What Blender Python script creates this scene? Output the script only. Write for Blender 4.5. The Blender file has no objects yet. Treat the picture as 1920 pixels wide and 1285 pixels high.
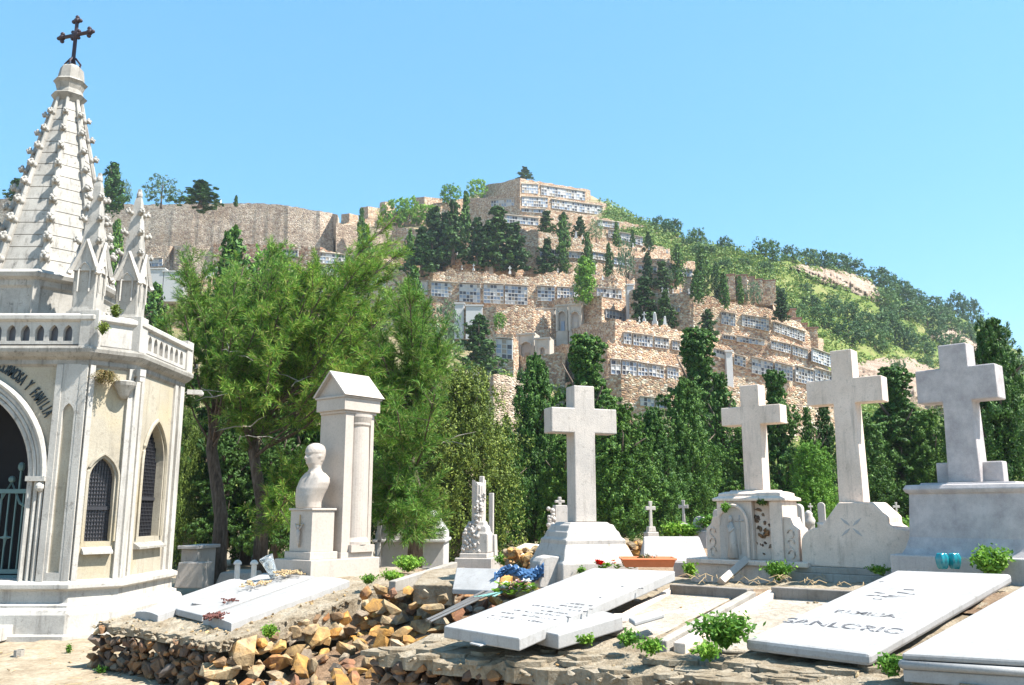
import bpy, bmesh, math, random
import numpy as np
from mathutils import Vector, Matrix, geometry
R = math.radians
S = bpy.context.scene
COL = S.collection
# ---------------------------------------------------------------- camera
F = 1620.0; T = R(10.9); CZ = 1.7
cd = bpy.data.cameras.new('camera'); cam = bpy.data.objects.new('camera', cd); COL.objects.link(cam)
cam.location = (0, 0, CZ); cam.rotation_euler = (R(90) + T, 0, 0)
cd.sensor_width = 36; cd.lens = 36 * F / 1920; cd.clip_start = .1; cd.clip_end = 3000
S.camera = cam
# ---------------------------------------------------------------- sun, sky, exposure
SUN_EL = 56; SH = (0.958, -0.287)
sun_az = math.atan2(SH[0], SH[1])
sd = bpy.data.lights.new('sun', 'SUN'); sd.energy = 4.8; sd.angle = R(.55); sd.color = (1.0, .96, .895)
so = bpy.data.objects.new('sun', sd); COL.objects.link(so)
dv = Vector((SH[0] * math.cos(R(SUN_EL)), SH[1] * math.cos(R(SUN_EL)), math.sin(R(SUN_EL))))
so.rotation_euler = dv.to_track_quat('Z', 'Y').to_euler(); so.location = (20, -5, 40)
W = bpy.data.worlds.new('World'); S.world = W; W.use_nodes = True
nt = W.node_tree; bg = nt.nodes['Background']; sk = nt.nodes.new('ShaderNodeTexSky')
sk.sky_type = 'NISHITA'; sk.sun_disc = False; sk.sun_elevation = R(SUN_EL); sk.sun_rotation = sun_az
sk.air_density = 1.0; sk.dust_density = .25; sk.ozone_density = 1.2; sk.altitude = 200
hs = nt.nodes.new('ShaderNodeHueSaturation'); hs.inputs['Saturation'].default_value = 1.3
hs.inputs['Hue'].default_value = .492
nt.links.new(sk.outputs[0], hs.inputs['Color']); 
mxs = nt.nodes.new('ShaderNodeMix'); mxs.data_type = 'RGBA'; mxs.inputs[0].default_value = .5; mxs.inputs[7].default_value = (.92, 2.2, 3.4, 1)
nt.links.new(hs.outputs[0], mxs.inputs[6]); nt.links.new(mxs.outputs[2], bg.inputs[0])
bg.inputs[1].default_value = .112
S.view_settings.view_transform = 'Standard'; S.view_settings.look = 'None'
S.view_settings.exposure = 1.5; S.view_settings.gamma = 1
rnd = random.Random(7)
# ---------------------------------------------------------------- pixel <-> world helpers (photo pixels, 1920 wide)
def P(px, py, Y=None, z=None, x=None):
    a = (px - 960) / F; b = (642.5 - py) / F
    d = Vector((a, math.cos(T) - b * math.sin(T), math.sin(T) + b * math.cos(T)))
    k = Y / d.y if Y is not None else ((z - CZ) / d.z if z is not None else x / d.x)
    return Vector((0, 0, CZ)) + d * k
def PH(px, py, p0, slope, u):
    # ray against the plane z = p0.z + slope * ((p - p0) . u)
    a = (px - 960) / F; b = (642.5 - py) / F
    d = Vector((a, math.cos(T) - b * math.sin(T), math.sin(T) + b * math.cos(T)))
    n = Vector((-slope * u[0], -slope * u[1], 1)); c = Vector((0, 0, CZ))
    return c + d * ((Vector(p0) - c).dot(n) / d.dot(n))
U = Vector((math.sin(R(39)), math.cos(R(39)), 0)); V = Vector((math.cos(R(39)), -math.sin(R(39)), 0))
RG = -R(39)
# ---------------------------------------------------------------- materials
MATS = {}
def ramp(nt, fac, cols, const=False):
    r = nt.nodes.new('ShaderNodeValToRGB'); e = r.color_ramp.elements
    while len(e) < len(cols): e.new(.5)
    for i, c in enumerate(cols):
        pos, c = c if isinstance(c[0], (int, float)) and len(c) == 2 else (i / (len(cols) - 1 or 1), c)
        e[i].position = pos; e[i].color = (*c, 1)
    if const: r.color_ramp.interpolation = 'CONSTANT'
    nt.links.new(fac, r.inputs[0]); return r.outputs[0]
def newmat(name, rough=.8, spec=.3):
    m = bpy.data.materials.new(name); m.use_nodes = True; n = m.node_tree; b = n.nodes['Principled BSDF']
    b.inputs['Roughness'].default_value = rough; b.inputs['Specular IOR Level'].default_value = spec
    MATS[name] = m; return m, n, b
def coord(n, scale=(1, 1, 1), world=False):
    if world:
        g = n.nodes.new('ShaderNodeNewGeometry'); o = g.outputs['Position']
    else:
        g = n.nodes.new('ShaderNodeTexCoord'); o = g.outputs['Object']
    mp = n.nodes.new('ShaderNodeMapping'); mp.inputs['Scale'].default_value = scale
    n.links.new(o, mp.inputs[0]); return mp.outputs[0]
def noise(n, vec, scale, detail=6, rough=.6):
    t = n.nodes.new('ShaderNodeTexNoise'); t.inputs['Scale'].default_value = scale
    t.inputs['Detail'].default_value = detail; t.inputs['Roughness'].default_value = rough
    n.links.new(vec, t.inputs['Vector']); return t.outputs['Fac']
def mix(n, fac, a, b, mode='MIX'):
    m = n.nodes.new('ShaderNodeMix'); m.data_type = 'RGBA'; m.blend_type = mode
    if isinstance(fac, (int, float)): m.inputs[0].default_value = fac
    else: n.links.new(fac, m.inputs[0])
    for i, c in ((6, a), (7, b)):
        if isinstance(c, tuple): m.inputs[i].default_value = (*c, 1)
        else: n.links.new(c, m.inputs[i])
    return m.outputs[2]
def bump(n, b, h, strength, dist=.02):
    u = n.nodes.new('ShaderNodeBump'); u.inputs['Strength'].default_value = strength; u.inputs['Distance'].default_value = dist
    n.links.new(h, u.inputs['Height']); n.links.new(u.outputs[0], b.inputs['Normal'])
def stone(name, base, dark, streak=(.3, .28, .25), amt=.5, rough=.75, sc=1.0, spec=.3, bm=.4, warm=None):
    m, n, b = newmat(name, rough, spec); v = coord(n, world=True)
    big = noise(n, v, 1.7 * sc, 8, .65); fine = noise(n, v, 38 * sc, 5, .7)
    c = mix(n, ramp(n, big, [(.35, (0, 0, 0)), (.72, (1, 1, 1))]), base, dark)
    if warm: c = mix(n, ramp(n, noise(n, v, .9 * sc, 4), [(.5, (0, 0, 0)), (.7, (.8, .8, .8))]), c, warm)
    vs = coord(n, (5 * sc, 5 * sc, .55 * sc), world=True)
    st = ramp(n, noise(n, vs, 1.6, 7, .7), [(.53, (0, 0, 0)), (.75, (amt, amt, amt))])
    c = mix(n, st, c, streak)
    li = ramp(n, noise(n, v, 6.5 * sc, 7, .75), [(.58, (0, 0, 0)), (.66, (amt * .8, amt * .8, amt * .8))]); c = mix(n, li, c, tuple(x * 1.3 for x in streak))
    sp = ramp(n, fine, [(.3, (.78, .78, .78)), (.55, (1, 1, 1))])
    c = mix(n, .8, c, sp, 'MULTIPLY')
    n.links.new(c, b.inputs['Base Color']); bump(n, b, fine, bm, .01); return m
stone('plaster', (.408, .365, .287), (.313, .273, .209), (.130, .113, .087), .6, .85, warm=(.400, .331, .209))
stone('chapel_white', (.470, .443, .399), (.337, .314, .283), (.116, .106, .093), .75, .85)
stone('spire_stone', (.420, .395, .353), (.260, .244, .218), (.084, .076, .067), .85, .88, 1.6)
stone('chapel_trim', (.368, .344, .304), (.192, .176, .152), (.056, .048, .040), .85, .88, 2)
stone('marble', (.456, .394, .338), (.382, .331, .283), (.250, .221, .191), .4, .5, spec=.4, bm=.15)
stone('old_marble', (.486, .434, .382), (.368, .338, .309), (.162, .147, .125), .65, .7, 2)
stone('grey_stone', (.484, .449, .422), (.361, .339, .326), (.220, .211, .202), .45, .8, 2, bm=.6)
stone('granite', (.519, .472, .451), (.318, .286, .281), (.233, .233, .244), .3, .75, 4, bm=.7)
stone('cream_stone', (.700, .578, .482), (.551, .445, .360), (.212, .180, .148), .6, .8, 2)
stone('slab_white', (.365, .355, .345), (.278, .269, .254), (.173, .157, .137), .55, .6, 2, bm=.15)
stone('kerb', (.400, .368, .320), (.264, .232, .192), (.120, .096, .080), .5, .9, 3, bm=.8)
stone('dark_kerb', (.30, .26, .22), (.16, .13, .1), (.08, .06, .05), .5, .9, 3, bm=.8)
stone('coping_stone', (.68, .54, .42), (.50, .38, .29), (.3, .22, .17), .4, .9, .6)
stone('hill_pale', (.471, .426, .365), (.380, .334, .274), (.228, .190, .152), .3, .9, .6)
def flat(name, c, rough=.6, metal=0, spec=.4, alpha=None):
    m, n, b = newmat(name, rough, spec); v = coord(n)
    f = noise(n, v, 9, 4)
    cc = mix(n, f, tuple(x * .75 for x in c), tuple(min(1, x * 1.2) for x in c))
    n.links.new(cc, b.inputs['Base Color']); b.inputs['Metallic'].default_value = metal
    if alpha is not None: b.inputs['Alpha'].default_value = alpha
    return m
flat('iron', (.045, .03, .035), .55, .3); flat('door_green', (.035, .07, .075), .5); flat('gate_metal', (.10, .17, .17), .45, .2)
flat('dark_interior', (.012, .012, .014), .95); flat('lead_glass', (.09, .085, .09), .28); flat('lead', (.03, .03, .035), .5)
flat('letter_black', (.02, .03, .035), .4); flat('planter', (.62, .17, .06), .5); flat('blue_plastic', (.05, .12, .24), .35)
flat('teal_glass', (.01, .22, .26), .12, 0, .8); flat('red_petal', (.7, .03, .02), .6); flat('pink_petal', (.75, .45, .5), .6)
flat('white_petal', (.8, .8, .76), .6); flat('metal_rod', (.22, .21, .2), .4, .6); flat('dry_stem', (.42, .30, .16), .9)
flat('dry_dark', (.13, .05, .04), .9); flat('paper', (.75, .77, .82), .3); flat('twine', (.12, .28, .25), .7)
flat('niche_white', (.452, .445, .429), .6); flat('niche_blue', (.234, .281, .359), .35); flat('niche_dark', (.078, .078, .094), .5)
flat('niche_tan', (.328, .273, .211), .7); flat('concrete', (.406, .390, .374), .8); flat('roof_red', (.265, .140, .101), .85)
flat('shade_plaster', (.40, .38, .36), .85); flat('white_paint', (.82, .81, .79), .7); flat('engraved', (.38, .37, .36), .8)
m, n, b = newmat('engraved_dark', .8); v = coord(n)
n.links.new(ramp(n, noise(n, v, 13, 3), [(.40, (.4, .39, .38)), (.52, (.07, .07, .075))]), b.inputs['Base Color'])
def rocks(name, cols, sc=9, dark=(.09, .06, .04), warm=(.62, .34, .11)):
    m, n, b = newmat(name, .85, .25); g = n.nodes.new('ShaderNodeNewGeometry')
    base = ramp(n, g.outputs['Random Per Island'], [(i / len(cols), c) for i, c in enumerate(cols)], True)
    v = coord(n, world=True); f = noise(n, v, sc, 8, .7); f2 = noise(n, v, sc * .45, 4)
    c = mix(n, ramp(n, f, [(.35, (.8, .8, .8)), (.6, (0, 0, 0))]), base, dark)
    c = mix(n, ramp(n, f2, [(.5, (0, 0, 0)), (.68, (.65, .65, .65))]), c, warm)
    n.links.new(c, b.inputs['Base Color']); bump(n, b, f, .9, .03); return m
rocks('wall_rock', [(.402, .269, .118), (.209, .130, .069), (.466, .223, .048), (.451, .322, .174), (.290, .130, .048), (.371, .292, .187), (.515, .322, .104), (.250, .200, .146), (.483, .369, .222)])
rocks('shaded_brown_rock', [(.20, .12, .07), (.12, .08, .06), (.28, .15, .07), (.22, .16, .11), (.15, .08, .05), (.34, .17, .07), (.17, .14, .12)], warm=(.26, .13, .05))  # wall stone in darker browns; shade of the unlit faces put into the colour
for nm, c in (('rock_orange', (.450, .240, .060)), ('rock_tan', (.413, .307, .173)), ('rock_grey', (.270, .232, .188)), ('rock_red', (.285, .135, .075)), ('rock_pale', (.465, .383, .270))):
    rocks(nm, [c, tuple(x * .8 for x in c)])
def earth(name, a, b_, c_, sc, bs=.7, det=10, bd=.03):
    m, n, b = newmat(name, .95, .15); v = coord(n, world=True)
    f = noise(n, v, sc, det, .7); g = noise(n, v, sc * 7, 6, .7)
    c = ramp(n, f, [(.3, a), (.5, b_), (.7, c_)]); c = mix(n, .7, c, ramp(n, g, [(.3, (.55, .5, .45)), (.6, (1, 1, 1))]), 'MULTIPLY')
    n.links.new(c, b.inputs['Base Color']); bump(n, b, g, bs, bd); return m
earth('dirt', (.221, .168, .110), (.324, .266, .188), (.401, .350, .272), 2.2)
earth('mortar', (.202, .152, .095), (.329, .273, .196), (.418, .368, .291), 4.5, 1.0)
earth('dust', (.320, .272, .208), (.400, .352, .288), (.464, .424, .368), 3)
earth('soil', (.165, .098, .060), (.300, .210, .135), (.413, .330, .240), 6, 1.0)
earth('core', (.12, .075, .045), (.24, .16, .10), (.36, .25, .16), 6, 1.0)
earth('hill_grass', (.072, .122, .022), (.137, .180, .040), (.274, .245, .108), .09, 1.0, 12, .4)
earth('hill_earth', (.115, .137, .043), (.245, .194, .115), (.331, .259, .173), .35, 1.0, 12, .3)
m = MATS['hill_grass']; n = m.node_tree; b = n.nodes['Principled BSDF']; old = b.inputs['Base Color'].links[0].from_socket
g_ = n.nodes.new('ShaderNodeNewGeometry'); sx = n.nodes.new('ShaderNodeSeparateXYZ'); n.links.new(g_.outputs['Position'], sx.inputs[0])
m1 = n.nodes.new('ShaderNodeMath'); m1.operation = 'MULTIPLY_ADD'; n.links.new(sx.outputs['Y'], m1.inputs[0]); m1.inputs[1].default_value = -.24; n.links.new(sx.outputs['X'], m1.inputs[2])
m2 = n.nodes.new('ShaderNodeMath'); m2.operation = 'MULTIPLY_ADD'; n.links.new(noise(n, coord(n, world=True), .05, 6), m2.inputs[0]); m2.inputs[1].default_value = 34; n.links.new(m1.outputs[0], m2.inputs[2])
m3 = n.nodes.new('ShaderNodeMapRange'); m3.inputs[1].default_value = 6; m3.inputs[2].default_value = 26; n.links.new(m2.outputs[0], m3.inputs[0])
ea = ramp(n, noise(n, coord(n, world=True), .35, 10), [(.3, (.09, .12, .035)), (.5, (.24, .19, .11)), (.7, (.33, .26, .17))])
n.links.new(mix(n, m3.outputs[0], ea, old), b.inputs['Base Color'])
earth('cliff_rock', (.222, .141, .089), (.444, .333, .252), (.548, .444, .355), .22, 1.0, 12, .8)
# rubble masonry for the far terraces
def rubble(name, cols, scale=3.2, mort=(.44, .34, .26)):
    m, n, b = newmat(name, .9, .15); v = coord(n, (1, 1, 1.5), world=True)
    wv = n.nodes.new('ShaderNodeTexVoronoi'); wv.feature = 'F1'; wv.inputs['Scale'].default_value = scale
    n.links.new(v, wv.inputs['Vector'])
    sp = n.nodes.new('ShaderNodeSeparateColor'); n.links.new(wv.outputs['Color'], sp.inputs[0])
    c = ramp(n, sp.outputs[0], [(i / len(cols), k) for i, k in enumerate(cols)], True)
    e = n.nodes.new('ShaderNodeTexVoronoi'); e.feature = 'DISTANCE_TO_EDGE'; e.inputs['Scale'].default_value = scale
    n.links.new(v, e.inputs['Vector'])
    c = mix(n, ramp(n, e.outputs['Distance'], [(.02, (.75, .75, .75)), (.09, (0, 0, 0))]), c, mort)
    big = noise(n, v, .13, 6, .6); c = mix(n, .75, c, ramp(n, big, [(.3, (.72, .62, .55)), (.62, (1.0, 1.0, 1.0))]), 'MULTIPLY')
    med = noise(n, v, .9, 4, .7); c = mix(n, .7, c, ramp(n, med, [(.3, (.6, .58, .56)), (.6, (1.0, 1.0, 1.0))]), 'MULTIPLY')
    n.links.new(c, b.inputs['Base Color']); bump(n, b, e.outputs['Distance'], 1.0, .25); return m
rubble('rubble', [(.580, .431, .295), (.369, .229, .153), (.651, .542, .394), (.509, .321, .197), (.633, .496, .339), (.334, .239, .179), (.685, .624, .500), (.545, .367, .232)])
rubble('rubble_pale', [(.544, .451, .349), (.426, .332, .255), (.629, .536, .426), (.494, .400, .298), (.340, .264, .213)], 2.8, (.579, .494, .392))
rubble('rubble_roof', [(.502, .359, .251), (.351, .209, .142), (.585, .463, .334), (.451, .279, .184), (.284, .192, .142), (.618, .542, .418)], 2.3, (.351, .262, .184))
def leaf(name, cols, trans=.25, nscale=.6):
    m, n, b = newmat(name, .6, .25); g = n.nodes.new('ShaderNodeNewGeometry')
    c = ramp(n, g.outputs['Random Per Island'], cols)
    v = coord(n, world=True); c = mix(n, .8, c, ramp(n, noise(n, v, nscale, 3), [(.3, (.62, .7, .6)), (.65, (1.15, 1.1, 1.0))]), 'MULTIPLY')
    oi = n.nodes.new('ShaderNodeObjectInfo'); c = mix(n, .9, c, ramp(n, oi.outputs['Random'], [(0, (.62, .7, .7)), (.5, (.95, .95, .9)), (1, (1.4, 1.22, 1.0))]), 'MULTIPLY')
    n.links.new(c, b.inputs['Base Color'])
    tr = n.nodes.new('ShaderNodeBsdfTranslucent'); n.links.new(c, tr.inputs[0])
    mx = n.nodes.new('ShaderNodeMixShader'); mx.inputs[0].default_value = trans
    n.links.new(b.outputs[0], mx.inputs[1]); n.links.new(tr.outputs[0], mx.inputs[2])
    n.links.new(mx.outputs[0], n.nodes['Material Output'].inputs[0]); return m
leaf('cypress_leaf', [(.018, .065, .012), (.053, .140, .021), (.140, .257, .042)], .14)
leaf('olive_leaf', [(.032, .065, .011), (.086, .140, .022), (.205, .270, .054)], .14)
leaf('bright_leaf', [(.063, .180, .018), (.117, .270, .027), (.198, .360, .045)])
leaf('pine_leaf', [(.033, .094, .033), (.061, .143, .050), (.099, .198, .066)], nscale=.15)
leaf('scrub_leaf', [(.066, .154, .028), (.132, .231, .044), (.264, .307, .088)], nscale=.1)
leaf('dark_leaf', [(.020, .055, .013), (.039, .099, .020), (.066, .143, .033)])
leaf('blue_leaf', [(.077, .143, .077), (.121, .198, .110), (.176, .264, .154)])
leaf('needle', [(.027, .087, .013), (.068, .192, .026), (.151, .330, .044), (.257, .391, .078), (.242, .226, .087)], .3, .8)
leaf('weed', [(.063, .180, .018), (.144, .306, .036), (.252, .405, .072)], .35, 8)
leaf('dry_leaf', [(.149, .099, .040), (.223, .163, .074), (.188, .178, .059)], .2, 8)
m, n, b = newmat('bark', .95, .1); v = coord(n, (9, 9, 1.6)); f = noise(n, v, 2.5, 8, .7)
n.links.new(ramp(n, f, [(.3, (.05, .038, .03)), (.55, (.15, .115, .09)), (.75, (.27, .22, .18))]), b.inputs['Base Color']); bump(n, b, f, 1, .05)
m, n, b = newmat('glass', .05, .5); b.inputs['Transmission Weight'].default_value = .85; b.inputs['Base Color'].default_value = (.85, .9, .92, 1)
# ---------------------------------------------------------------- object helpers
def tag(o, label=None, cat=None, group=None, kind=None):
    if label: o['label'] = label
    if cat: o['category'] = cat
    if group: o['group'] = group
    if kind: o['kind'] = kind
    return o
def empty(name, loc=(0, 0, 0), rz=0, label=None, cat=None, group=None):
    o = bpy.data.objects.new(name, None); COL.objects.link(o); o.location = loc; o.rotation_euler = (0, 0, rz); o.empty_display_size = .1
    return tag(o, label, cat, group)
class MB:
    def __init__(s): s.v = []; s.f = []; s.m = []
    def add(s, vs, fs, mi=0, M=None):
        k = len(s.v)
        s.v += [tuple(M @ Vector(q)) if M is not None else tuple(q) for q in vs]
        s.f += [[i + k for i in f] for f in fs]; s.m += [mi] * len(fs); return s
    def box(s, x0, x1, y0, y1, z0, z1, mi=0, M=None, t=0, tb=0):
        a = t; b_ = tb
        vs = [(x0 - b_, y0 - b_, z0), (x1 + b_, y0 - b_, z0), (x1 + b_, y1 + b_, z0), (x0 - b_, y1 + b_, z0), (x0 + a, y0 + a, z1), (x1 - a, y0 + a, z1), (x1 - a, y1 - a, z1), (x0 + a, y1 - a, z1)]
        return s.add(vs, [(0, 3, 2, 1), (4, 5, 6, 7), (0, 1, 5, 4), (1, 2, 6, 5), (2, 3, 7, 6), (3, 0, 4, 7)], mi, M)
    def prism(s, poly, y0, y1, mi=0, M=None):
        # poly in x,z (counter-clockwise seen from -y), extruded along y
        n = len(poly); vs = [(x, y0, z) for x, z in poly] + [(x, y1, z) for x, z in poly]
        fs = [list(range(n)), list(range(2 * n - 1, n - 1, -1))] + [(i, i + n, (i + 1) % n + n, (i + 1) % n) for i in range(n)]
        return s.add(vs, fs, mi, M)
    def loft(s, rings, mi=0, M=None, caps=True, closed=True):
        n = len(rings[0]); vs = [p for r in rings for p in r]; fs = []
        for k in range(len(rings) - 1):
            for i in range(n if closed else n - 1):
                j = (i + 1) % n; fs.append((k * n + i, k * n + j, (k + 1) * n + j, (k + 1) * n + i))
        if caps: fs += [list(range(n - 1, -1, -1)), [len(vs) - n + i for i in range(n)]]
        return s.add(vs, fs, mi, M)
    def lathe(s, prof, n=20, c=(0, 0), mi=0, M=None, ph=0):
        return s.loft([[(c[0] + r * math.cos(ph + 2 * math.pi * i / n), c[1] + r * math.sin(ph + 2 * math.pi * i / n), z) for i in range(n)] for r, z in prof], mi, M)
    def tube(s, pts, rad, n=6, mi=0, M=None):
        rings = []; pts = [Vector(p) for p in pts]
        if not isinstance(rad, (list, tuple)): rad = [rad] * len(pts)
        for i, p in enumerate(pts):
            d = (pts[min(i + 1, len(pts) - 1)] - pts[max(i - 1, 0)]).normalized()
            a = d.cross(Vector((0, 0, 1))) if abs(d.z) < .95 else d.cross(Vector((1, 0, 0))); a.normalize(); b_ = d.cross(a)
            rings.append([p + (a * math.cos(2 * math.pi * k / n) + b_ * math.sin(2 * math.pi * k / n)) * rad[i] for k in range(n)])
        return s.loft(rings, mi, M)
    def ball(s, c, r, mi=0, M=None, n=8, m_=6):
        r = r if isinstance(r, (tuple, list)) else (r, r, r)
        rings = [[(c[0] + r[0] * math.sin(t) * math.cos(2 * math.pi * i / n), c[1] + r[1] * math.sin(t) * math.sin(2 * math.pi * i / n), c[2] - r[2] * math.cos(t)) for i in range(n)]
                 for t in [math.pi * (k + .3) / (m_ - .4) for k in range(m_)]]
        return s.loft(rings, mi, M)
    def build(s, name, mats, parent=None, smooth=False, bevel=0, loc=None, rz=None):
        me = bpy.data.meshes.new(name); me.from_pydata(s.v, [], s.f)
        for m_ in ([mats] if isinstance(mats, str) else mats): me.materials.append(MATS[m_])
        if s.m and max(s.m) > 0: me.polygons.foreach_set('material_index', s.m)
        if smooth: me.polygons.foreach_set('use_smooth', [True] * len(s.f))
        me.update(); o = bpy.data.objects.new(name, me); COL.objects.link(o)
        if parent: o.parent = parent
        if loc is not None: o.location = loc
        if rz is not None: o.rotation_euler = (0, 0, rz)
        if bevel:
            b_ = o.modifiers.new('bevel', 'BEVEL'); b_.width = bevel; b_.segments = 2; b_.limit_method = 'ANGLE'; b_.angle_limit = R(35)
        if smooth == 'auto': pass
        return o
def rough_up(o, sub=2, amp=.01, scale=4, simple=True):
    # gives a block a worn, hand-cut surface
    m_ = o.modifiers.new('sub', 'SUBSURF'); m_.subdivision_type = 'SIMPLE'; m_.levels = m_.render_levels = sub
    tx = bpy.data.textures.new('wear', 'CLOUDS'); tx.noise_scale = 1 / scale; tx.noise_depth = 3
    d = o.modifiers.new('disp', 'DISPLACE'); d.texture = tx; d.strength = amp; d.mid_level = .5; d.texture_coords = 'GLOBAL'
def copy_tree(o, parent=None):
    c = o.copy(); COL.objects.link(c); c.parent = parent
    for ch in KIDS.get(o.name, []): copy_tree(ch, c)
    return c
KIDS = {}
def note(root, *kids): KIDS[root.name] = list(kids)
# rock prototypes
ROCKS = []
for i in range(14):
    r_ = random.Random(100 + i); bm = bmesh.new()
    for k in range(15):
        q = Vector((r_.gauss(0, 1), r_.gauss(0, 1), r_.gauss(0, 1))).normalized() * r_.uniform(.75, 1)
        bm.verts.new((q.x, q.y * .8, q.z * .72))
    bmesh.ops.convex_hull(bm, input=bm.verts); bm.verts.ensure_lookup_table()
    for v_ in [v_ for v_ in bm.verts if not v_.link_faces]: bm.verts.remove(v_)
    bm.verts.index_update(); ROCKS.append(([tuple(v_.co) for v_ in bm.verts], [[v_.index for v_ in f.verts] for f in bm.faces])); bm.free()
def add_rock(mb, c, s, r_, mi=0, flat_n=None, asp=None):
    vs, fs = r_.choice(ROCKS)
    from mathutils import Euler
    asp = asp or (r_.uniform(.8, 1.3), r_.uniform(.7, 1.0), r_.uniform(.6, 1.05))
    M = Matrix.Translation(c) @ (Euler((r_.uniform(-.4, .4), r_.uniform(-.5, .5), r_.uniform(0, 6.28))).to_matrix().to_4x4() if flat_n is None else flat_n @ Euler((r_.uniform(-.25, .25), r_.uniform(-.7, .7), r_.uniform(-.3, .3))).to_matrix().to_4x4()) @ Matrix.Diagonal((s * asp[0], s * asp[1], s * asp[2], 1))
    mb.add(vs, fs, mi, M)
def text_mesh(txt, size, depth=.004, name='t'):
    c = bpy.data.curves.new(name, 'FONT'); c.body = txt; c.size = size; c.extrude = depth; c.offset = size * .015; c.align_x = 'CENTER'; c.resolution_u = 3
    o = bpy.data.objects.new(name, c); COL.objects.link(o); bpy.context.view_layer.update()
    me = bpy.data.meshes.new_from_object(o.evaluated_get(bpy.context.evaluated_depsgraph_get()))
    bpy.data.objects.remove(o); vs = [tuple(v_.co) for v_ in me.vertices]; fs = [list(p.vertices) for p in me.polygons]
    bpy.data.meshes.remove(me); return vs, fs
# ---------------------------------------------------------------- foliage
def np_mesh(name, V_, nper, mats, parent=None, mi=None):
    # V_: (faces*nper, 3) separate polygons
    nv = len(V_); nf = nv // nper
    me = bpy.data.meshes.new(name); me.vertices.add(nv); me.vertices.foreach_set('co', V_.astype(np.float32).ravel())
    me.loops.add(nv); me.loops.foreach_set('vertex_index', np.arange(nv, dtype=np.int32))
    me.polygons.add(nf); me.polygons.foreach_set('loop_start', np.arange(0, nv, nper, dtype=np.int32))
    try: me.polygons.foreach_set('loop_total', np.full(nf, nper, dtype=np.int32))
    except Exception: pass
    for m_ in ([mats] if isinstance(mats, str) else mats): me.materials.append(MATS[m_])
    if mi is not None: me.polygons.foreach_set('material_index', mi.astype(np.int32))
    me.update(calc_edges=True); o = bpy.data.objects.new(name, me); COL.objects.link(o)
    if parent: o.parent = parent
    return o
def unit(a): return a / (np.linalg.norm(a, axis=1, keepdims=True) + 1e-9)
def leaf_quads(C, N, size, rg, asp=.6, up=0.0):
    n = len(C); t = unit(np.cross(N, unit(rg.normal(size=(n, 3))))); 
    if up: t = unit(t + np.array([0, 0, up])); 
    b_ = unit(np.cross(N, t)); s_ = (size * rg.uniform(.6, 1.35, (n, 1)))
    a = t * s_; c = b_ * s_ * asp
    return np.stack([C - a, C - c * .9, C + a, C + c * .9], 1).reshape(-1, 3)
def crown(name, clumps, per, size, mat, seed, asp=.6, up=0.0, parent=None, sub=0, srad=.26):
    # clumps: list of (centre, radii); leaves sit mostly on each clump's shell
    rg = np.random.default_rng(seed); out = []
    for c, r in clumps:
        d = unit(rg.normal(size=(per, 3))); k = rg.uniform(.55, 1.06, (per, 1)) ** .6
        if sub:
            ds = unit(rg.normal(size=(sub, 3))); ks = rg.uniform(.6, 1.12, (sub, 1)); idx = rg.integers(0, sub, per)
            o_ = unit(rg.normal(size=(per, 3))) * rg.uniform(.3, 1, (per, 1)) * srad * np.array([1, 1, 1.15]); d = (ds * ks)[idx] + o_; C = np.array(c) + d * np.array(r); N = unit(unit(o_) + ds[idx] * .6 + rg.normal(size=(per, 3)) * .4 + np.array([0, 0, .3])); out.append(leaf_quads(C, N, size, rg, asp, up)); continue
        C = np.array(c) + d * np.array(r) * k; N = unit(d + rg.normal(size=(per, 3)) * .55 + np.array([0, 0, .25]))
        out.append(leaf_quads(C, N, size, rg, asp, up))
    return np_mesh(name, np.concatenate(out), 4, mat, parent)
def trunk(name, h, r, parent, seed, limbs=6, spread=1.2, lean=.0, top=1.0):
    r_ = random.Random(seed); mb = MB()
    pts = [(lean * k / 5 * h * .2 + r_.uniform(-.03, .03) * h * .3 * (k > 0), r_.uniform(-.03, .03) * h * .3 * (k > 0), h * top * k / 5) for k in range(6)]
    mb.tube(pts, [r * (1.35 if k == 0 else 1 - .15 * k) for k in range(6)], 8)
    for i in range(limbs):
        k = r_.uniform(1.2, 4.6); a = r_.uniform(0, 6.28); i0 = int(k); q = Vector(pts[i0]).lerp(Vector(pts[i0 + 1]), k - i0)
        e = q + Vector((math.cos(a), math.sin(a), r_.uniform(.5, 1.1))) * spread * r_.uniform(.5, 1)
        mb.tube([q, q.lerp(e, .5) + Vector((0, 0, -.05 * spread)), e], [r * .4, r * .28, r * .1], 5)
    return mb.build('trunk', 'bark', parent, smooth=True)
def cypress_clumps(seed, h=1.0, w=.2, n=26, ragged=.3, base=.06, tip=.03, power=1.0):
    # h height, w half-width; profile fat low, pointed at the top
    r_ = random.Random(seed); out = []
    for i in range(n):
        t = (i + r_.random()) / n; z = h * (base + (1 - base) * t)
        prof = w * ((1 - t) ** (.55 * power)) * min(1, .55 + t * 3.2) + tip * h
        a = i * 2.4 + r_.uniform(-.5, .5); k = r_.uniform(.15, .55) * (1 + ragged * r_.uniform(-.5, 1))
        rr = prof * r_.uniform(.5, .72)
        out.append(((math.cos(a) * prof * k, math.sin(a) * prof * k, min(z, h - rr * .8)), (rr, rr, rr * r_.uniform(1.1, 1.7))))
    return out
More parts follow.
